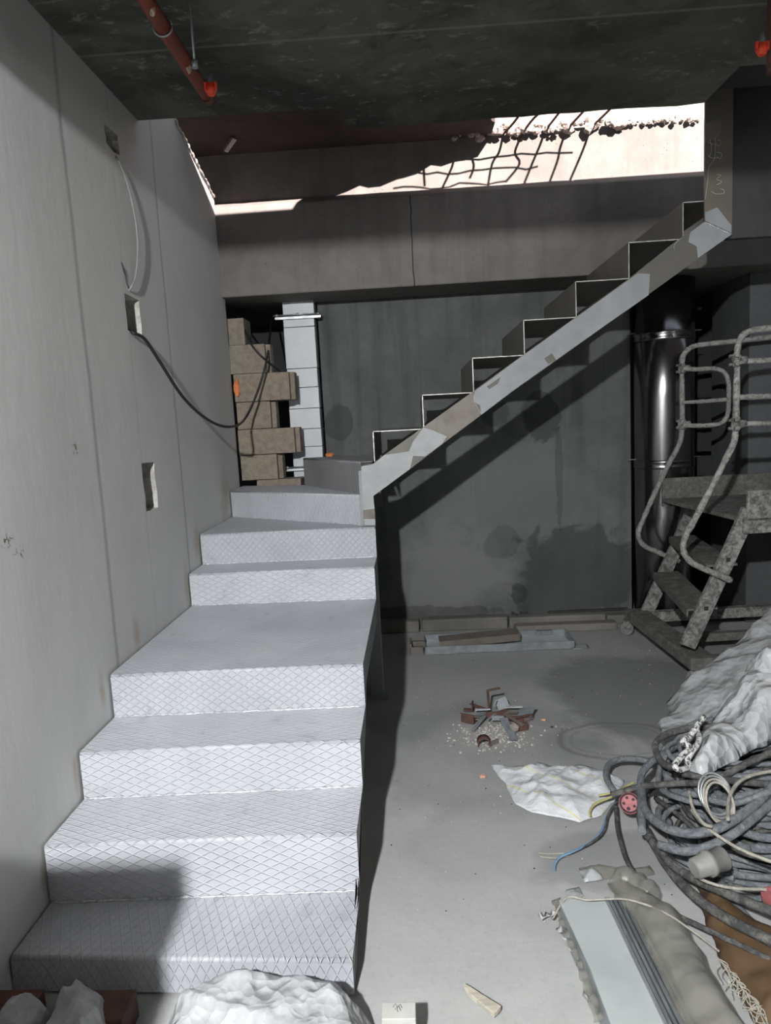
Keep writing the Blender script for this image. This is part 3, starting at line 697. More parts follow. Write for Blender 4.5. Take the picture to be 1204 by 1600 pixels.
# ------------------------------------------------------------------ masonry blocks and duct
def wavy_block(x0, x1, y0, y1, z0, z1, label, tilt=0, notch=True):
    m = MB(); 
    if notch:   # tongue on the right end
        w_ = (y1 - y0)
        prof_ = [(x0, y0), (x1 - .03, y0), (x1 - .03, y0 + w_ * .2), (x1, y0 + w_ * .24), (x1, y0 + w_ * .72), (x1 - .03, y0 + w_ * .76), (x1 - .03, y1), (x0, y1)]
        m.prism([(a_, b_, z0) for a_, b_ in prof_], (0, 0, z1 - z0))
    else: m.box((x0, y0, z0), (x1, y1, z1))
    c = Vector(((x0 + x1) / 2, y0, z0))
    for v in m.v:
        d_ = v - c; v.x = c.x + d_.x * math.cos(tilt) - d_.z * math.sin(tilt); v.z = c.z + d_.z * math.cos(tilt) + d_.x * math.sin(tilt)
    o = m.build('masonry_block', M['block'], bevel=.004)
    return tag(o, label, 'block', 'masonry blocks stacked at the wall end')
yb0 = 4.74
zz = [at(400, p_, Y=yb0).z for p_ in (750, 710, 670, 627, 583, 537)]
xl = at(374, 700, Y=yb0).x; xs = at(438, 700, Y=yb0).x; xlng = at(468, 690, Y=yb0).x
wavy_block(xl, xs, yb0, yb0 + .2, zz[0], zz[1] - .003, 'short brown-grey block at the bottom of the stack behind the winder')
wavy_block(xl, xlng, yb0 - .02, yb0 + .18, zz[1], zz[2] - .003, 'lower of the two long blocks jutting in front of the white duct')
wavy_block(xl, xs - .02, yb0, yb0 + .2, zz[2], zz[3] - .003, 'short block between the two long jutting blocks')
wavy_block(xl + .0, xlng - .01, yb0 - .02, yb0 + .18, zz[3], zz[4] - .003, 'upper of the two long blocks jutting in front of the white duct')
wavy_block(xl - .02, xs - .03, yb0, yb0 + .2, zz[4], zz[5] - .003, 'topmost block with the black cable slanting across it')
wavy_block(xl - .04, at(380, 520, Y=yb0).x, yb0 + .03, yb0 + .23, zz[5], at(370, 496, Y=yb0).z, 'narrow cut block end standing on the topmost block', notch=False)
wavy_block(xl + .1, at(470, 755, Y=yb0).x, yb0 + .0, yb0 + .16, zz[0] - .05, zz[0] - .003, 'thin concrete slab piece under the bottom block', notch=False)
# orange foam pieces
p = at(367, 607, Y=4.71); m = MB(); rock(m, (p.x + .01, p.y, p.z), .022, 3, 2.6); tag(m.build('foam_blob', M['orange']), 'orange foam squeezed between left wall and long upper block', 'foam')
p = at(515, 712, Y=5.0); m = MB(); rock(m, p, .035, 8, .6); tag(m.build('foam_scrap', M['orange']), 'orange foam scrap at the foot of the white duct', 'foam')
# white duct
yd = 4.97; x0 = at(440, 472, Y=yd).x; x1 = at(489, 472, Y=yd).x
DU = thing('air_duct', ((x0 + x1) / 2, yd, 0), 'white rectangular duct rising behind the brown blocks', 'duct')
zs = [0.6] + [at(480, p_, Y=yd).z for p_ in (735, 698, 670, 638, 605, 575, 510, 497)] + [BZ0 + .25]
for i in range(len(zs) - 1):
    m = MB(); m.box((x0 + R.uniform(-.003, .003), yd + R.uniform(-.004, .004), zs[i] + .0015), (x1 + R.uniform(-.003, .003), yd + .22, zs[i + 1] - .0015))
    m.build('duct_section', M['duct'], DU, bevel=.003)
for py in (495, 733):
    z = at(465, py, Y=yd - .03).z
    cl = MB().box((x0 - .05, yd - .03, z - .012), (x1 + .05, yd - .012, z + .004)).build('duct_clamp', M['zinc'], DU)
    m = MB(); m.tube([(x0 - .06, yd - .035, z + .014), (x1 + .06, yd - .035, z + .014)], .005, 8); m.build('threaded_rod', M['zinc'], DU)
    for xx in (x0 - .035, (x0 + x1) / 2, x1 + .035):
        MB().tube([(xx - .008, yd - .035, z + .014), (xx + .008, yd - .035, z + .014)], .011, 6).build('nut', M['zinc'], DU)

# polished flue
fc = Vector((at(1036, 700, Y=5.02).x, 5.02)); fr = .20
FL = thing('flue_pipe', (fc.x, fc.y, 0), 'tall polished black flue pipe with metal bands behind the stair', 'flue')
m = MB(); m.tube([(fc.x, fc.y, z) for z in (0.02, .8, 1.6, 2.38)], fr, 56); m.build('flue_body', M['flue'], FL)
for py in (523, 727):
    z = at(1032, py, Y=4.82).z
    m = MB(); m.tube([(fc.x, fc.y, z + d_) for d_ in (-.03, -.022, -.012, .012, .022, .03)], [fr + .001, fr + .006, fr + .003, fr + .003, fr + .006, fr + .001], 56); m.build('clamp_band', M['flue'], FL)
    m = MB(); m.tube([(fc.x - fr - .05, fc.y - .02, z + .035), (fc.x + fr + .05, fc.y - .02, z + .035)], .004, 6); m.build('wire_tie', M['zinc'], FL)
p = at(1058, 763, Y=4.82); tag(MB().box((p.x - .035, 4.815, p.z - .012), (p.x + .035, 4.822, p.z + .012)).build('paper_tag', M['greyplastic']), 'small pale tag stuck on the black flue', 'tag')

# ------------------------------------------------------------------ floor objects at the back
# steel tray with flat plates
def flat(px, py, z): return at(px, py, Z=z)
T0 = flat(664, 1024, .0); T1 = flat(898, 1014, .0)
ax = (T1 - T0).normalized(); ay = Vector((-ax.y, ax.x, 0)); L = (T1 - T0).length
TR = thing('steel_tray', T0.lerp(T1, .5), 'grey steel tray lying at the foot of the back wall', 'tray')
W_ = .27; hh = .055
def loc(u, v, z): return T0 + ax * u + ay * v + Vector((0, 0, z))
def obox(m, u0, u1, v0, v1, z0, z1): return m.prism([loc(u0, v0, z0), loc(u1, v0, z0), loc(u1, v1, z0), loc(u0, v1, z0)], (0, 0, z1 - z0))
obox(MB(), 0, L, 0, W_, 0.002, .008).build('tray_floor', M['galv'], TR)
obox(MB(), 0, L, 0, .006, .002, hh).build('tray_side', M['offcut'], TR)
obox(MB(), 0, L, W_ - .006, W_, .002, hh).build('tray_side', M['offcut'], TR)
obox(MB(), 0, .006, 0, W_, .002, hh).build('tray_end', M['offcut'], TR)
obox(MB(), L - .006, L, 0, W_, .002, hh).build('tray_end', M['offcut'], TR)
obox(MB(), L - .20, L - .1, W_ - .03, W_ - .007, .03, .055).build('grooved_block', M['galvp'], TR)
m = MB(); a_ = loc(L - .03, -.01, .004); m.tube([a_, a_ + ax * .12, a_ + ax * .12 + ay * .09, a_ + ay * .09 + ax * .03], .005, 6); tag(m.build('wire_hook', M['offcut']), 'bent wire hook at the right end of the steel tray', 'hook')
m = MB(); m.prism([loc(.10, .05, hh + .004), loc(.64, .10, .075), loc(.64, .23, .075), loc(.10, .18, hh + .004)], (0, 0, .012))
m.prism([loc(.10, .05, hh + .004), loc(.64, .10, .075), loc(.64, .108, .075), loc(.10, .058, hh + .004)], (0, 0, -.035))
tag(m.build('channel_bar', M['brownsteel']), 'dull brown steel channel lying across the grey tray', 'channel')
m = MB(); obox(m, -.10, -.01, .02, .05, 0, .05); obox(m, -.10, -.085, .02, .17, 0, .07); obox(m, -.1, 0, .14, .17, 0, .05)
tag(m.build('bracket', M['brownsteel'], bevel=.002), 'brownish bracket pieces at the left end of the tray', 'bracket')
# small dark stones and chips on kerb
for i, (px, py) in enumerate(((800, 952), (806, 956), (822, 953), (812, 950))):
    p = at(px, py + 4, Z=.1); m = MB(); rock(m, (p.x, min(p.y, BACK_Y - .03), .1), .012, i + 20)
    tag(m.build('dark_chip', M['dark']), 'small dark chip on the kerb by the back wall', 'chip', 'dark chips on the kerb')
m = MB(); a_ = at(860, 962, Z=.095); b_ = at(985, 955, Z=.1); a_.y = b_.y = BACK_Y - .03
tag(MB().bar(a_, b_, .02, .012).build('dark_bar', M['blacksteel']), 'thin dark bar lying on the kerb left of the ladder', 'bar')
cbx = at(800, 993, Z=0)
m = MB(); m.box((at(808, 992, Z=0.02).x, 4.84, 0), (at(972, 988, Z=.02).x, 4.93, .055)); tag(m.build('kerb_stone', M['kerb'], bevel=.01), 'long pale concrete strip between the tray and the ladder', 'kerb')

# scrap pile
def at0(px, py, z=0.0): return at(px, py, Z=z)
def offcut(name, pxa, pxb, za, zb, w_, t, mat, label, cat='offcut', up=(0, 0, 1)):
    a_ = at0(*pxa, za); b_ = at0(*pxb, zb)
    return tag(MB().bar(a_, b_, w_, t, up).build(name, M[mat], bevel=.001), label, cat)
offcut('flat_bar', (786, 1122), (803, 1156), .05, .012, .04, .004, 'offcut', 'grey flat bar pointing down-right from the scrap pile')
offcut('flat_bar', (757, 1118), (738, 1142), .04, .012, .02, .004, 'offcut', 'narrow grey flat bar slanting down-left from the scrap pile')
offcut('light_strip', (789, 1105), (816, 1104), .05, .055, .018, .005, 'galv', 'light strip sticking out to the right of the scrap pile')
offcut('light_strip', (742, 1109), (766, 1108), .04, .045, .014, .005, 'galv', 'light strip on the left of the scrap pile')
offcut('grey_plate', (808, 1116), (833, 1112), .015, .055, .07, .004, 'offcut', 'grey square plate leaning at the right of the scrap pile', up=(0, -.6, 1))
offcut('grey_plate', (776, 1104), (793, 1096), .04, .06, .06, .004, 'offcut', 'upright grey plate at the back of the scrap pile', up=(0, -1, .4))
offcut('shiny_clip', (772, 1104), (775, 1094), .05, .09, .009, .004, 'galv', 'small shiny clip beside the hooked rod')
c = at0(764, 1111, .02); tag(MB().tube(smooth([c, c + Vector((-.004, .0, .10)), c + Vector((.0, .0, .112)), c + Vector((.06, .01, .118))], 3), .0062, 8).build('hooked_rod', M['rust']), 'dark bent rod standing up out of the scrap pile', 'rod')
def angle(px, py, z, ang, ln, lg, mat, label, name='angle_piece'):
    c = at0(px, py, z); u = Vector((math.cos(ang), math.sin(ang), 0)); v = Vector((-u.y, u.x, 0))
    m = MB(); m.prism([c, c + v * lg, c + v * lg + Vector((0, 0, .005)), c + v * .005 + Vector((0, 0, .005)), c + v * .005 + Vector((0, 0, lg)), c + Vector((0, 0, lg))], u * ln)
    return tag(m.build(name, M[mat]), label, 'offcut')
angle(720, 1128, .006, -.5, .07, .045, 'rust', 'rusty angle piece at the left end of the scrap pile')
angle(738, 1112, .02, 1.3, .03, .05, 'rust', 'rusty stub standing at the upper left of the scrap pile')
angle(808, 1143, .004, .2, .055, .04, 'rust', 'dark red channel piece at the lower right of the scrap pile')
angle(760, 1122, .015, .1, .09, .03, 'rust', 'red-brown bar in the middle of the scrap pile')
angle(786, 1126, .012, -.3, .10, .03, 'rust', 'red-brown angle behind the grey flat bar')
angle(818, 1128, .01, .5, .06, .03, 'brownsteel', 'brown angle offcut at the right edge of the scrap pile')
angle(768, 1126, .03, -.1, .06, .025, 'offcut', 'small grey angle in the middle of the scrap pile')
for i, (px, py, an) in enumerate(((752, 1116, .2), (780, 1112, .4), (796, 1113, -.4), (770, 1118, .9), (748, 1104, 2.6), (735, 1118, 2.9), (790, 1132, 1.7), (812, 1120, .1), (802, 1124, 2.2))):
    c = at0(px, py, .02 + .004 * i); u = Vector((math.cos(an), math.sin(an), .12)) * (.035 + .004 * i)
    tag(MB().bar(c - u, c + u, .012 + .003 * (i % 3), .004).build('steel_offcut', M[('offcut', 'rust', 'brownsteel')[i % 3]]), 'small steel strip tangled in the scrap pile', 'offcut', 'small strips in the scrap pile')
# round ring offcut in front
c = at0(756, 1165, .0); RG = MB(); n_ = 18
vs = []; 
for i in range(n_ + 1):
    t = math.radians(-20 + 220 * i / n_)
    for rr, yy in ((.032, -.022), (.032, .028), (.027, .028), (.027, -.022)): vs.append(c + Vector((math.cos(t) * rr, yy, .012 + max(-.01, math.sin(t) * rr))))
fs = [(4 * i + j, 4 * i + (j + 1) % 4, 4 * i + 4 + (j + 1) % 4, 4 * i + 4 + j) for i in range(n_) for j in range(4)]
RG.add(vs, fs, True); tag(RG.build('pipe_offcut', M['rust']), 'brown curved pipe offcut in front of the scrap pile', 'offcut')
angle(766, 1166, .002, .6, .05, .022, 'brownsteel', 'dark clip lying beside the curved pipe offcut')
m = MB(); rock(m, at0(803, 1136, .03), .032, 5, .6); tag(m.build('pale_lump', M['rubble']), 'pale pinkish lump beside the grey flat bar', 'lump')
for i, (px, py, s, lb) in enumerate(((849, 1125, .014, 'small orange-pink chip right of the scrap pile'), (754, 1213, .017, 'small orange-pink chip above the tip of the white sack'), (862, 1136, .008, 'dark pebble to the right of the scrap pile'))):
    m = MB(); rock(m, at0(px, py, s * .35), s, i + 40, .4); tag(m.build('chip', M[('rubble', 'rubble', 'dark')[0 if i < 2 else 2]] if i == 2 else m_plain('pink_chip', (0.62, 0.36, 0.25), .85)), lb, 'chip')
cr = MB()
for i in range(420):
    u = R.gauss(0, 1); v = R.gauss(0, 1); p = at0(772 + u * 32, 1146 + v * 13, 0.002); rock(cr, p, abs(R.gauss(.0022, .002)) + .001, i, .8)
tag(cr.build('mortar_crumbs', M['mortar']), 'pale mortar crumbs strewn around the scrap pile', 'crumbs', kind='stuff')
cr = MB()
for i in range(420):
    p = Vector((R.uniform(-.15, 1.9), R.uniform(1.9, 4.7), .001)); rock(cr, p, R.uniform(.001, .0035), i, .7, mi=i % 3 == 0)
tag(cr.build('floor_grit', [M['mortar'], M['dark']]), 'scattered grit on the open floor', 'grit', kind='stuff')

# ------------------------------------------------------------------ rolling platform ladder
O = at(1077, 1047, Z=.105); FO = at(977, 968, Z=.105); O.z = FO.z = 0
wv = (FO - O).normalized(); W_ = (FO - O).length; u = Vector((wv.y, -wv.x, 0))
LD = thing('platform_ladder', O + u * .5 + wv * W_ / 2, 'plaster-splashed rolling platform ladder with tube handrails at right', 'ladder')
def LP(a_, b_, z): return O + u * a_ + wv * b_ + Vector((0, 0, z))
def near(px, py, d=.03): return atp(px, py, O + wv * d, wv)
def far(px, py, d=None): return atp(px, py, O + wv * (W_ - .03 if d is None else d), wv)
Z0 = .105; Z1 = .175
MB().bar(LP(.07, -.02, (Z0 + Z1) / 2), LP(.07, W_ + .02, (Z0 + Z1) / 2), .14, Z1 - Z0).build('base_beam', M['splat2'], LD, bevel=.006)
for b_ in (.04, W_ - .04):
    MB().bar(LP(.14, b_, .13), LP(1.55, b_, .13), .06, .07).build('base_rail', M['splat'], LD, bevel=.004)
MB().bar(LP(.14, W_ / 2, .12), LP(1.5, W_ / 2, .12), .05, .05).build('base_rail', M['splat2'], LD, bevel=.004)
MB().bar(LP(1.5, -.0, .13), LP(1.5, W_, .13), .08, .07).build('base_beam', M['splat2'], LD, bevel=.006)
def caster(a_, b_, ang, lb=None):
    c = LP(a_, b_, 0); r_ = .046
    root = MB().box((c.x - .035, c.y - .035, Z0 - .008), (c.x + .035, c.y + .035, Z0)).build('caster', M['splat'], LD)
    d = Vector((math.cos(ang), math.sin(ang), 0)); s = Vector((-d.y, d.x, 0)); wc = c + d * .02 + Vector((0, 0, r_))
    m = MB()
    m.tube([wc - s * .013, wc - s * .010, wc + s * .010, wc + s * .013], [r_ - .004, r_, r_, r_ - .004], 26)
    m.build('wheel', M['caster'], root)
    m = MB(); m.tube([wc - s * .0145 + (d * math.cos(t * .3) + Vector((0, 0, math.sin(t * .3)))) * .036 for t in range(22)], .003, 6); m.build('wheel_rim', M['tubem'], root)
    m = MB(); m.tube([wc - s * .016, wc + s * .016], .018, 14); m.build('hub', M['splat'], root)
    for sg in (-1, 1):
        m = MB(); p = wc + s * sg * .019
        m.prism([p + d * -.03 + Vector((0, 0, .055)), p + d * .02 + Vector((0, 0, .055)), p + d * .014 + Vector((0, 0, -.012)), p + d * -.014 + Vector((0, 0, -.012))], s * .003 * sg); m.build('fork', M['splat'], root)
caster(.06, .02, 2.6); caster(.02, W_ - .02, 2.9); caster(1.46, .03, .4); caster(1.46, W_ - .03, .4)
# inclined stringers
nf, nt = near(1077, 1002), near(1163, 812); ff, ft = far(1006, 966), far(1085, 790)
def slat_holes(p, q_, nm):
    m = MB(); m.bar(p, q_, .034, .085, up=wv.cross((Vector(q_) - Vector(p)).normalized())); return m
def flatbar(p, q_, name, mat, thick=.03, deep=.085):
    p = Vector(p); q_ = Vector(q_); d = (q_ - p).normalized(); side = wv; up_ = side.cross(d).normalized()
    vs = []
    for e in (p, q_):
        for a_, b_ in ((-1, -1), (1, -1), (1, 1), (-1, 1)): vs.append(e + side * a_ * thick / 2 + up_ * b_ * deep / 2)
    m = MB(); m.add(vs, [(0, 1, 2, 3), (4, 5, 6, 7), (0, 1, 5, 4), (1, 2, 6, 5), (2, 3, 7, 6), (3, 0, 4, 7)])
    return m.build(name, mat, LD, bevel=.004)
nf.z -= 0; flatbar(nf + (nf - nt).normalized() * .03, nt + (nt - nf) * .08, 'stringer', M['splat']); flatbar(ff + (ff - ft).normalized() * .03, ft + (ft - ff) * .05, 'stringer', M['splat'])
for t in (.28, .68):
    c = nf.lerp(nt, t) - wv * .0155; MB().bar(c - u * .011, c + u * .011, .003, .022).build('square_hole', M['hole'], LD)
# two treads between the stringers
for (pn, pf) in (((1093, 941), (1030, 907)), ((1128, 873), (1060, 850))):
    a_ = near(*pn); b_ = far(*pf); z = (a_.z + b_.z) / 2
    ta = (z - nf.z) / (nt.z - nf.z); c0 = nf.lerp(nt, ta); c1 = ff.lerp(ft, (z - ff.z) / (ft.z - ff.z))
    m = MB(); d = u * .085
    m.prism([c0 - d + wv * .015, c0 + d + wv * .015, c1 + d - wv * .015, c1 - d - wv * .015], (0, 0, .012)); m.prism([c0 - d + wv * .015, c0 - d * .9 + wv * .015, c1 - d * .9 - wv * .015, c1 - d - wv * .015], (0, 0, -.03))
    m.build('tread', M['splat2'], LD)
# platform, toe boards
zp = (nt.z + ft.z) / 2 + .01; s0_ = (nt - O).dot(u) - .02; 
c0 = LP(s0_, .0, zp); c1 = LP(s0_, W_, zp); E = 1.55
m = MB(); m.prism([LP(s0_, 0, zp), LP(E, 0, zp), LP(E, W_, zp), LP(s0_ - .04, W_, zp)], (0, 0, .025)); m.build('platform_deck', M['splat2'], LD, bevel=.003)
m = MB(); m.prism([LP(s0_ + .02, .0, zp - .03), LP(E, .0, zp - .03), LP(E, .0, zp + .17), LP(s0_ + .02, .0, zp + .17)], wv * .022); m.build('toe_board', M['splat'], LD, bevel=.004)
m = MB(); m.prism([LP(s0_ - .04, W_ - .02, zp - .03), LP(E, W_ - .02, zp - .03), LP(E, W_ - .02, zp + .16), LP(s0_ - .04, W_ - .02, zp + .16)], wv * .022); m.build('toe_board', M['splat2'], LD, bevel=.004)
m = MB(); m.prism([LP(s0_ + .0, -.006, zp - .06), LP(E, -.006, zp - .06), LP(E, -.006, zp + .01), LP(s0_ + .0, -.006, zp + .01)], wv * .03); m.build('deck_rail', M['splat'], LD, bevel=.004)
for b_ in (.03, W_ - .03): MB().bar(LP(E - .05, b_, .15), LP(E - .05, b_, zp), .05, .05, up=(1, 0, 0)).build('rear_leg', M['splat'], LD)
# handrails
TR_ = .0165
def rail(fn, pts, name='handrail', r_=TR_, k_=6):
    P_ = smooth([fn(*p) for p in pts], k_)
    return MB().tube(P_, r_, 12, wob=.25).build(name, M['tubem'], LD)
fN = lambda a_, b_: near(a_, b_, -.015); fF = lambda a_, b_: far(a_, b_, W_ - .015)
rail(fN, [(1142, 907), (1130, 902), (1109, 893), (1085, 882), (1073, 872), (1067, 859), (1069, 842), (1082, 817), (1108, 768), (1134, 716), (1146, 691), (1149, 665), (1150, 620), (1151, 575), (1151, 550), (1157, 528), (1172, 517), (1204, 513), (1260, 509), (1320, 505)])
rail(fF, [(1061, 877), (1046, 871), (1028, 863), (1010, 855), (1000, 846), (997, 832), (1003, 815), (1020, 776), (1043, 728), (1061, 693), (1065, 665), (1065, 615), (1065, 575), (1067, 556), (1079, 543), (1101, 538), (1150, 533), (1204, 527), (1260, 522)])
fG = lambda a_, b_: far(a_, b_, W_ - .04)
rail(fG, [(1065, 576), (1090, 577), (1114, 576), (1128, 580), (1136, 590), (1138, 606), (1138, 630), (1136, 648), (1128, 660), (1113, 664), (1090, 665), (1066, 665)], 'guard_loop', .0145)
rail(fG, [(1066, 629), (1100, 627), (1137, 624)], 'guard_bar', .0125)
for y_ in (565, 621, 663): rail(fN, [(1150, y_), (1204, y_ - 2), (1320, y_ - 6)], 'guard_bar', .0145)
# tube clamps
def clamp(p):
    rt = MB().tube([p + Vector((0, 0, -.035)), p + Vector((0, 0, -.02)), p + Vector((0, 0, .02)), p + Vector((0, 0, .035))], [.021, .025, .025, .021], 12, wob=.4).build('tube_clamp', M['splat'], LD)
    m = MB(); m.tube([p + u * .015, p + u * .05], .022, 10); m.build('clamp_arm', M['splat'], rt)
    for dz in (-.02, .022):
        m = MB(); m.tube([p - wv * .02 - u * .012 + Vector((0, 0, dz)), p - wv * .042 - u * .016 + Vector((0, 0, dz))], .009, 6); m.tube([p - u * .015 + Vector((0, 0, dz)), p - u * .038 + Vector((0, 0, dz))], .008, 6); m.build('clamp_bolt', M['splat'], rt)
for p_ in (fN(1150, 563), fN(1149, 663), fF(1065, 576), fF(1065, 663)): clamp(p_)

# ------------------------------------------------------------------ white woven sack on the floor
def px_out(pts, z=0.0): return [(at(a_, b_, Z=z).x, at(a_, b_, Z=z).y) for a_, b_ in pts]
so_ = px_out([(765, 1196), (800, 1200), (830, 1199), (840, 1193), (862, 1200), (905, 1197), (945, 1207), (975, 1222), (965, 1248), (940, 1276), (905, 1287), (870, 1279), (830, 1272), (805, 1258), (790, 1228), (776, 1212)])
def hs_(x, y, d): return .006 + min(1, d / .06) * (.010 + .038 * max(0, folds(x, y, 3.0, 2, .2)))
m = MB(); cloth(m, so_, hs_, .011); o = m.build('woven_sack', M['sack'], solid=.0012, fixn=True)
tag(o, 'crumpled white woven sack with yellow stripes lying flat on the floor', 'sack')

# ------------------------------------------------------------------ plastic sheeting heaped on the right
def mound(name, outline, peak, pk, mat, label, cat, step=.02, amp=.09, seed=1, s=2.2, solid=.0015, edge=.16, base=.01, fine=.012, ang=.6):
    def hf(x, y, d):
        e = min(1, d / edge); e = math.sin(e * math.pi / 2)
        g = pk(x, y) if callable(pk) else pk
        return base + e * g + min(1, d / .04) * (amp * (folds(x, y, s, seed, ang) - .3) + fine * crease(x, y, s * 3.3, seed + 2)) * (1 if e > .3 else e / .3)
    m = MB(); cloth(m, outline, hf, step)
    for v in m.v: v.z = max(v.z, .004)
    return tag(m.build(name, mat, solid=solid), label, cat)
# big milky sheet: plan outline in metres, rising to the right
g1 = lambda x, y: .02 + .33 * max(0, min(1, (x - 1.12) / .62))
po = px_out([(1030, 1168), (1034, 1140), (1030, 1112), (1046, 1098), (1038, 1083), (1075, 1070), (1120, 1056), (1204, 1035), (1300, 1010), (1420, 1020), (1440, 1110), (1300, 1150), (1200, 1150), (1110, 1150), (1072, 1140), (1050, 1172)], .22)
mound('plastic_sheeting', po, 0, g1, M['film'], 'big milky plastic sheet heaped on the cables in front of the ladder', 'plastic sheeting', .024, .065, 3, 1.7, edge=.07, fine=.008, ang=.5, base=.175)
g2 = lambda x, y: .07 + .26 * max(0, min(1, (x - 1.15) / .5))
po = px_out([(1083, 1178), (1078, 1196), (1090, 1200), (1104, 1209), (1120, 1192), (1150, 1182), (1180, 1160), (1210, 1152), (1300, 1150), (1380, 1100), (1300, 1040), (1204, 1058), (1168, 1072), (1140, 1092), (1118, 1112), (1098, 1140)], .33)
mound('plastic_bag', po, 0, g2, M['bag'], 'white plastic bag lying over the front of the milky sheet', 'bag', .020, .09, 9, 1.8, edge=.08, fine=.008, ang=.8, base=.31)

# ------------------------------------------------------------------ cable heap
def cable(pts, r_, mat, name, label, cat='cable', group=None, k_=8, closed=False):
    return tag(MB().tube(smooth(pts, k_, closed), r_, 10, wob=.05).build(name, M[mat]), label, cat, group)
def pz_(l, z0=.05, z1=None):
    n_ = len(l); z1 = z0 if z1 is None else z1
    return [at(p[0], p[1], Z=(p[2] if len(p) > 2 else z0 + (z1 - z0) * i / max(1, n_ - 1))) for i, p in enumerate(l)]
cx, cy = 1.22, 2.36
rr = random.Random(11)
for i in range(52):
    lvl = i / 52; a0 = rr.uniform(0, 6.28); ea = rr.uniform(.26, .50) * (1 - .30 * lvl); eb = ea * rr.uniform(.45, .8); rot = rr.uniform(-.6, 1.0)
    ox = cx + rr.uniform(-.10, .16); oy = cy + rr.uniform(-.12, .10) + .1 * lvl; zc = .025 + .30 * lvl; tl = rr.uniform(-.12, .12)
    pts = []; turns = rr.uniform(.8, 1.7); n_ = int(14 * turns)
    for j in range(n_ + 1):
        t = a0 + 2 * math.pi * turns * j / n_; k1 = 1 + .13 * math.sin(2.3 * t + i); x = math.cos(t) * ea * k1; y = math.sin(t) * eb * k1
        X_ = ox + x * math.cos(rot) - y * math.sin(rot); Y_ = oy + x * math.sin(rot) + y * math.cos(rot)
        dome = max(0.0, 1 - ((X_ - cx) / .75) ** 2)
        pts.append((X_, Y_, max(.014, zc * dome + tl * x + .012 * math.sin(5 * t + i))))
    mt = ('cable', 'cable', 'cable', 'cable2')[i % 4]
    cable(pts, rr.choice((.007, .009, .011, .013, .010, .012)), mt, 'power_cable', 'dusty grey cable coil tangled in the big heap at right', group='tangled cable coils in the heap', k_=5)
cable(pz_([(1010, 1262), (985, 1260), (961, 1238), (947, 1215), (950, 1196), (966, 1187), (990, 1186), (1014, 1190), (1042, 1202), (1070, 1225)], .07, .10), .0125, 'cable', 'power_cable', 'thick grey cable loop curling round at the left tip of the heap')
cable(pz_([(1003, 1300), (1001, 1250), (1001, 1215), (1014, 1194), (1046, 1171), (1080, 1156), (1130, 1148), (1204, 1150), (1260, 1160)], .16, .30), .013, 'cable', 'power_cable', 'thick grey cable rising from the plug to the white plastic bag')
cable(pz_([(1001, 1220), (1006, 1262), (1034, 1290), (1075, 1302), (1122, 1294), (1170, 1264), (1204, 1232), (1250, 1180)], .18, .34), .0145, 'cable', 'power_cable', 'thickest grey cable sweeping across the front of the heap')
cable(pz_([(1030, 1320), (1074, 1330), (1130, 1312), (1175, 1280), (1215, 1245)], .2, .3), .013, 'cable', 'power_cable', 'second thick grey cable just below the thickest sweeping one')
cable(pz_([(1000, 1262), (1003, 1290), (1026, 1324), (1056, 1356), (1110, 1385), (1204, 1424), (1260, 1450)], .12, .16), .014, 'cable2', 'power_cable', 'dark cable arching down right from the red plug')
cable(pz_([(1012, 1300), (1036, 1345), (1076, 1392), (1130, 1432), (1204, 1470), (1260, 1500)], .10, .14), .015, 'cable2', 'power_cable', 'dark dusty cable arching lowest towards the right edge')
cable(pz_([(962, 1260), (964, 1290), (968, 1310), (979, 1345), (1000, 1378), (1024, 1412), (1060, 1432), (1120, 1460), (1204, 1500)], .05, .10), .008, 'cable2', 'power_cable', 'thin dark cable hanging left of the red plug and crossing the film')
cable(pz_([(1080, 1265), (1100, 1290), (1140, 1318), (1172, 1334), (1220, 1352)], .28, .26), .005, 'beige', 'beige_cable', 'beige cable running straight to the right edge', k_=8)
cable(pz_([(1084, 1368), (1110, 1380), (1150, 1388), (1220, 1390)], .2, .18), .0045, 'beige', 'beige_cable', 'beige cable leaving the grey connector to the right')
cable(pz_([(1076, 1236), (1082, 1262), (1098, 1286), (1112, 1292)], .32, .3), .005, 'beige', 'beige_cable', 'short beige cable curve left of the shiny coil')
cable(pz_([(1137, 1280), (1138, 1250), (1150, 1226), (1172, 1212), (1210, 1204)], .34, .36), .0055, 'beige', 'beige_cable', 'pale cable bending up right of the shiny coil')
cable(pz_([(955, 1242), (1000, 1229), (1060, 1224), (1110, 1220), (1160, 1196), (1220, 1168)], .14, .38), .011, 'cable2', 'power_cable', 'straight dark cable bundle crossing the top of the heap')
c = at(1120, 1250, Z=.32)
for i in range(4):
    pts = [(c.x + math.cos(t * .4189) * (.040 + .003 * i), c.y + math.sin(t * .4189) * .035 + .012 * i - .02, c.z + math.sin(t * .4189) * .05 + .004 * i) for t in range(15)]
    cable(pts, .004, 'zinc' if i > 1 else 'beige', 'wire_coil', 'shiny wire ring standing in the middle of the cable heap', 'wire', 'shiny wire rings in the heap', closed=True, k_=4)
# striped rope
for i, l in enumerate(([(1085, 1140), (1077, 1150), (1066, 1160), (1078, 1168), (1066, 1180), (1054, 1196), (1062, 1203), (1078, 1198)], [(1100, 1120), (1088, 1136), (1092, 1156), (1080, 1176), (1074, 1190), (1090, 1206)])):
    cable(pz_(l, .40, .30), .010, 'rope', 'striped_rope', ('black and white rope looped beside the plastic bag', 'black and white rope running up under the milky sheet')[i], 'rope', k_=5)
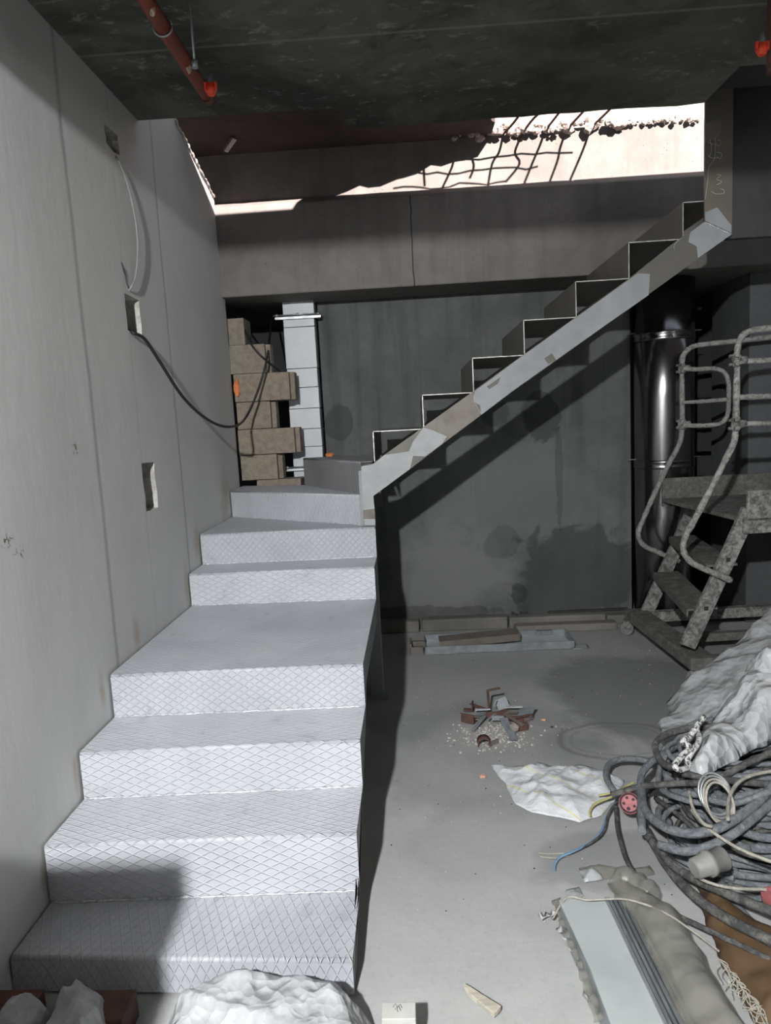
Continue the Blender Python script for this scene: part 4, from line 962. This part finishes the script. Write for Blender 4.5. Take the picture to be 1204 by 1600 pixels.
# cable end: loose cores
cable(pz_([(966, 1246), (955, 1262), (946, 1280), (938, 1300), (922, 1316), (896, 1330), (874, 1340), (866, 1352), (866, 1359)], .05, .012), .0045, 'blue', 'cable_core', 'blue core wire drooping furthest onto the floor', 'wire')
cable(pz_([(966, 1248), (950, 1272), (944, 1296), (930, 1312), (905, 1326), (880, 1337)], .055, .02), .004, 'cable2', 'cable_core', 'dark core wire lying along the blue one', 'wire')
cable(pz_([(1000, 1228), (975, 1237), (955, 1245), (930, 1256), (921, 1268), (922, 1276)], .09, .03), .0045, 'yellow', 'cable_core', 'yellow core wire bending over the sack tip', 'wire')
cable(pz_([(990, 1222), (970, 1233), (950, 1240), (935, 1243)], .09, .05), .004, 'yellow', 'cable_core', 'shorter yellow wire ending above the sack', 'wire')
for i, l in enumerate(([(841, 1333), (860, 1334), (885, 1333)], [(843, 1338), (865, 1341), (890, 1337)])):
    cable(pz_(l, .006), .0025, 'beige', 'wire_scrap', ('upper of two short pale wire scraps on the floor', 'lower of two short pale wire scraps on the floor')[i], 'wire')

# red industrial plug, face towards the camera
pc = at(983, 1255, Z=.13); dv = (EYE - pc).normalized(); dv = (dv + Vector((-.1, 0, .1))).normalized()
PL = thing('industrial_plug', pc, 'dusty red five-pin plug at the left end of the cable heap', 'plug')
rp = .037
MB().tube([pc - dv * .07, pc - dv * .03, pc - dv * .028, pc, pc + dv * .004], [.024, .03, rp * .98, rp, rp * .95], 28).build('plug_shell', M['pinkplug'], PL)
e1 = dv.orthogonal().normalized(); e2 = dv.cross(e1)
m = MB(); m.tube([pc + dv * .004 + (e1 * math.cos(t * .2618) + e2 * math.sin(t * .2618)) * (rp * .84) for t in range(25)], .0035, 6); m.build('shroud_groove', M['hole'], PL)
for i in range(5):
    t = 2 * math.pi * i / 5 + .5; p = pc + dv * .003 + (e1 * math.cos(t) + e2 * math.sin(t)) * rp * .52
    MB().tube([p, p + dv * .0035], .0052 if i else .0066, 12).build('contact_hole', M['hole'], PL)
# grey connector
a_ = at(1083, 1358, Z=.24); b_ = at(1131, 1340, Z=.25)
GC = thing('grey_connector', a_, 'grey cylindrical cable connector below the thick cables', 'connector')
d = (b_ - a_)
MB().tube([a_, a_ + d * .05, a_ + d * .4, a_ + d * .42, a_ + d * .55, a_ + d * .57, a_ + d * .95, b_], [.022, .028, .030, .036, .036, .030, .034, .030], 22).build('connector_body', M['greyplastic'], GC)
m = MB(); m.tube([b_ - d * .01, b_ + d * .015], .023, 16); m.build('socket_face', M['hole'], GC)
c = at(1200, 1405, Z=.16); m = MB(); m.tube([c, c + Vector((.08, .02, 0))], .03, 18); tag(m.build('red_connector', M['pinkplug']), 'red connector at the right edge below the heap', 'connector')

# ------------------------------------------------------------------ galvanised stock and film at lower right
def Zp(px, py, z): return at(px, py, Z=z)
zt = .10
def slab(pxs, z0, z1, name, mat, label, cat, bevel=.001, group=None, parent=None):
    P_ = [Zp(a_, b_, z1) for a_, b_ in pxs]
    m = MB(); m.prism([Vector((p.x, p.y, z0)) for p in P_], (0, 0, z1 - z0)); o = m.build(name, M[mat], parent, bevel=bevel)
    return tag(o, label, cat, group) if not parent else o
slab([(872, 1409), (955, 1402), (1030, 1560), (1090, 1690), (985, 1690), (962, 1620), (918, 1510)], .005, .085, 'sheet_stack', 'galvp', 'stack of metal sheets under the pale galvanised top sheet', 'sheet stack')
slab([(873, 1406), (958, 1401), (1032, 1556), (1092, 1680), (980, 1680), (958, 1610), (920, 1508)], .086, .094, 'galvanised_sheet', 'galv', 'pale galvanised sheet lying on top of the stack at lower right', 'sheet')
LB = ['leftmost', 'second', 'third', 'fourth', 'fifth', 'sixth and rightmost']
for i in range(6):
    x0 = 944 + i * 7.5; x1 = x0 + 6.2; y0 = 1401 + i * 1.2; sl = 138 + i * 1.5
    z1 = .112 - .004 * abs(i - 2)
    P_ = [Zp(x0, y0, z1), Zp(x1, y0, z1), Zp(x1 + sl, 1690, z1), Zp(x0 + sl, 1690, z1)]
    a1, a2, b2, b1 = P_; m = MB()
    m.prism([a1, a1 + Vector((0, 0, -.03)), a2 + Vector((0, 0, -.03)), a2, a2 + (a1 - a2) * .25, a2 + (a1 - a2) * .25 + Vector((0, 0, -.012)), a1 + (a2 - a1) * .25 + Vector((0, 0, -.012)), a1 + (a2 - a1) * .25], b1 - a1)
    tag(m.build('metal_profile', M['galvp']), 'long metal profile, %s from the left of six by the pale sheet' % LB[i], 'profile')
def film(pxs, z, amp, name, mat, label, cat, seed=0, step=.018, s=3, slope=0.0, edge=.05):
    out = px_out(pxs, z)
    x0_ = min(p[0] for p in out)
    def hf(x, y, d): return max(.004, z + min(1, d / edge) * (amp * folds(x, y, s * .6, seed, 2.75) + slope * (x - x0_)) - (1 - min(1, d / .03)) * .02)
    m = MB(); cloth(m, out, hf, step); return tag(m.build(name, M[mat], solid=.001), label, cat)
film([(950, 1372), (975, 1366), (1010, 1385), (1060, 1420), (1110, 1500), (1190, 1640), (1100, 1700), (1065, 1600), (1020, 1500), (985, 1420), (955, 1400)], .115, .04, 'plastic_film', 'clear', 'grey clear film wrapped over the metal profiles', 'film', 4, slope=.12)
m = MB(); rp_ = smooth(pz_([(958, 1388), (972, 1376), (992, 1380), (1020, 1398)], .09, .12), 6); m.tube(rp_, [.022 + .012 * math.sin(i / len(rp_) * 3.1) for i in range(len(rp_))], 14, wob=.5); tag(m.build('film_roll', M['clear']), 'bunched end of clear film above the metal profiles', 'film')
film([(904, 1350), (935, 1345), (975, 1352), (1015, 1345), (1022, 1358), (990, 1368), (950, 1366), (910, 1368)], .02, .03, 'plastic_strip', 'clear', 'clear plastic strip on the floor below the loose wires', 'strip', 6, step=.012)
film([(904, 1352), (932, 1346), (940, 1364), (912, 1370)], .035, .008, 'torn_label', 'film', 'small torn white film piece at the left end of the clear strip', 'film scrap', 7, step=.01)
film([(1085, 1360), (1130, 1395), (1170, 1420), (1240, 1470), (1290, 1640), (1190, 1600), (1140, 1520), (1110, 1460)], .07, .07, 'tan_sack', 'tan', 'tan brown sack under the dark cables at lower right', 'sack', 12, slope=.1)
film([(884, 1390), (905, 1384), (912, 1398), (900, 1404), (886, 1400)], .008, .02, 'film_scrap', 'film', 'small clear film scrap above the sheet corner', 'film scrap', 9, step=.008)
pts = pz_([(862, 1398), (885, 1402), (915, 1406), (945, 1405), (975, 1405), (1010, 1414), (1045, 1430), (1075, 1450), (1105, 1472), (1122, 1486)], .11, .16); pts[0].z = .03
cable(pts, .003, 'beige', 'white_string', 'white string crossing the metal sheets diagonally', 'string')
# fibres beside the tan sack
for i in range(26):
    t = i / 26; x_ = 1118 + t * 70; y_ = 1492 + t * 85
    pts = pz_([(x_, y_), (x_ + R.uniform(2, 14), y_ + R.uniform(6, 16)), (x_ + R.uniform(-6, 18), y_ + R.uniform(18, 34)), (x_ + R.uniform(5, 30), y_ + R.uniform(26, 50))], .14, .12)
    cable(pts, .0013, 'beige', 'loose_fibre', 'pale frayed fibre hanging beside the tan sack', 'fibre', 'frayed fibres at the tan sack', k_=4)
# torn tape along the left edge of the stack
def tape(l, wdt, z, label, mat='film'):
    P_ = smooth(pz_(l, z), 5); m = MB(); vs = []
    for i, p in enumerate(P_):
        t = (P_[min(i + 1, len(P_) - 1)] - P_[max(i - 1, 0)]).normalized(); s_ = Vector((-t.y, t.x, .5 * math.sin(i * 1.3))).normalized(); ww = wdt * (.5 + .5 * abs(math.sin(i * .9 + 1)))
        vs += [p + s_ * ww / 2 + Vector((0, 0, .01 + .01 * math.sin(i * 1.9))), p - s_ * ww / 2 + Vector((0, 0, .01))]
    m.add(vs, [(2 * i, 2 * i + 1, 2 * i + 3, 2 * i + 2) for i in range(len(P_) - 1)], True)
    return tag(m.build('torn_tape', M[mat], solid=.0015), label, 'tape')
tape([(868, 1412), (876, 1432), (884, 1460), (893, 1480), (905, 1505), (912, 1530), (922, 1560), (935, 1600)], .03, .045, 'grey torn tape strip along the left edge of the sheet stack', 'clear')
tape([(842, 1438), (858, 1434), (872, 1426), (878, 1412)], .02, .02, 'white tape end curling off the top corner of the sheet stack')
tape([(874, 1455), (884, 1470), (894, 1490)], .025, .02, 'white torn flap halfway down the stack edge')
tape([(914, 1566), (924, 1560), (930, 1545)], .025, .03, 'white curled flap near the lower edge of the stack')

# wood splinter
a_ = at(724, 1548, Z=.012); b_ = at(778, 1584, Z=.012); d = (b_ - a_); s_ = Vector((-d.y, d.x, 0)).normalized()
m = MB(); m.prism([a_, a_ + d * .15 - s_ * .006, a_ + d * .3 - s_ * .010, b_ - s_ * .018, b_ + d * .01 , b_ + s_ * .014, a_ + d * .4 + s_ * .012, a_ + d * .1 + s_ * .012, a_ - d * .06 + s_ * .010, a_ + d * .05 + s_ * .004], (0, 0, .014))
tag(m.build('wood_splinter', M['timber'], bevel=.002), 'pale splintered piece of wood on the floor at the bottom', 'wood')

# ------------------------------------------------------------------ foreground, bottom edge
c0 = at(597, 1566, Z=.13); c1 = at(649, 1563, Z=.13)
PB = MB().box((c0.x, 1.50, 0), (c1.x, c0.y, .13)).build('timber_block', M['paleblock'], bevel=.002)
tag(PB, 'small pale upright block at the bottom edge right of the stairs', 'block')
m = MB()
for s in ([(614, 1573), (617, 1567), (621, 1573), (625, 1568), (628, 1574)], [(617, 1577), (620, 1571), (621, 1580)], [(622, 1570), (626, 1578)]):
    m.tube([at(a_, b_ + 1, Z=.1305) for a_, b_ in s], .0008, 5)
m.build('pencil_scribble', M['ink'], PB)
# white plastic bags in front of the bottom step
pk = lambda x, y: .150 - .35 * (x + .44) ** 2
po = [(-.72, 1.40), (-.70, 1.60), (-.60, 1.68), (-.45, 1.70), (-.28, 1.68), (-.17, 1.60), (-.14, 1.45), (-.2, 1.3), (-.6, 1.28)]
mound('plastic_bag', po, 0, pk, M['bag'], 'large white plastic bag in front of the bottom step', 'bag', .011, .036, 21, 2.4, edge=.09, fine=.004, ang=1.1)
po = [(-.99, 1.45), (-1.00, 1.62), (-.94, 1.66), (-.86, 1.64), (-.82, 1.55), (-.84, 1.42)]
mound('torn_bag', po, 0, .115, M['bag'], 'small torn white bag in front of the bottom step, right of the bricks', 'bag', .012, .045, 5, 3, edge=.04, fine=.014)
po = [(-1.16, 1.5), (-1.15, 1.64), (-1.06, 1.66), (-1.0, 1.62), (-1.0, 1.45)]
mound('torn_bag', po, 0, .09, M['bag'], 'crumpled white bag scrap at the far bottom left', 'bag', .012, .035, 8, 3, edge=.05, fine=.01)
for i, (x0_, x1_, y_, z_) in enumerate(((-1.19, -1.05, 1.62, .085), (-.93, -.80, 1.62, .08))):
    tag(MB().box((x0_, y_ - .06, 0), (x1_, y_ + .04, z_)).build('brick', M['rust'], bevel=.004), ('dark red-brown brick at the far bottom left corner', 'dark red-brown brick behind the small torn bag')[i], 'brick')
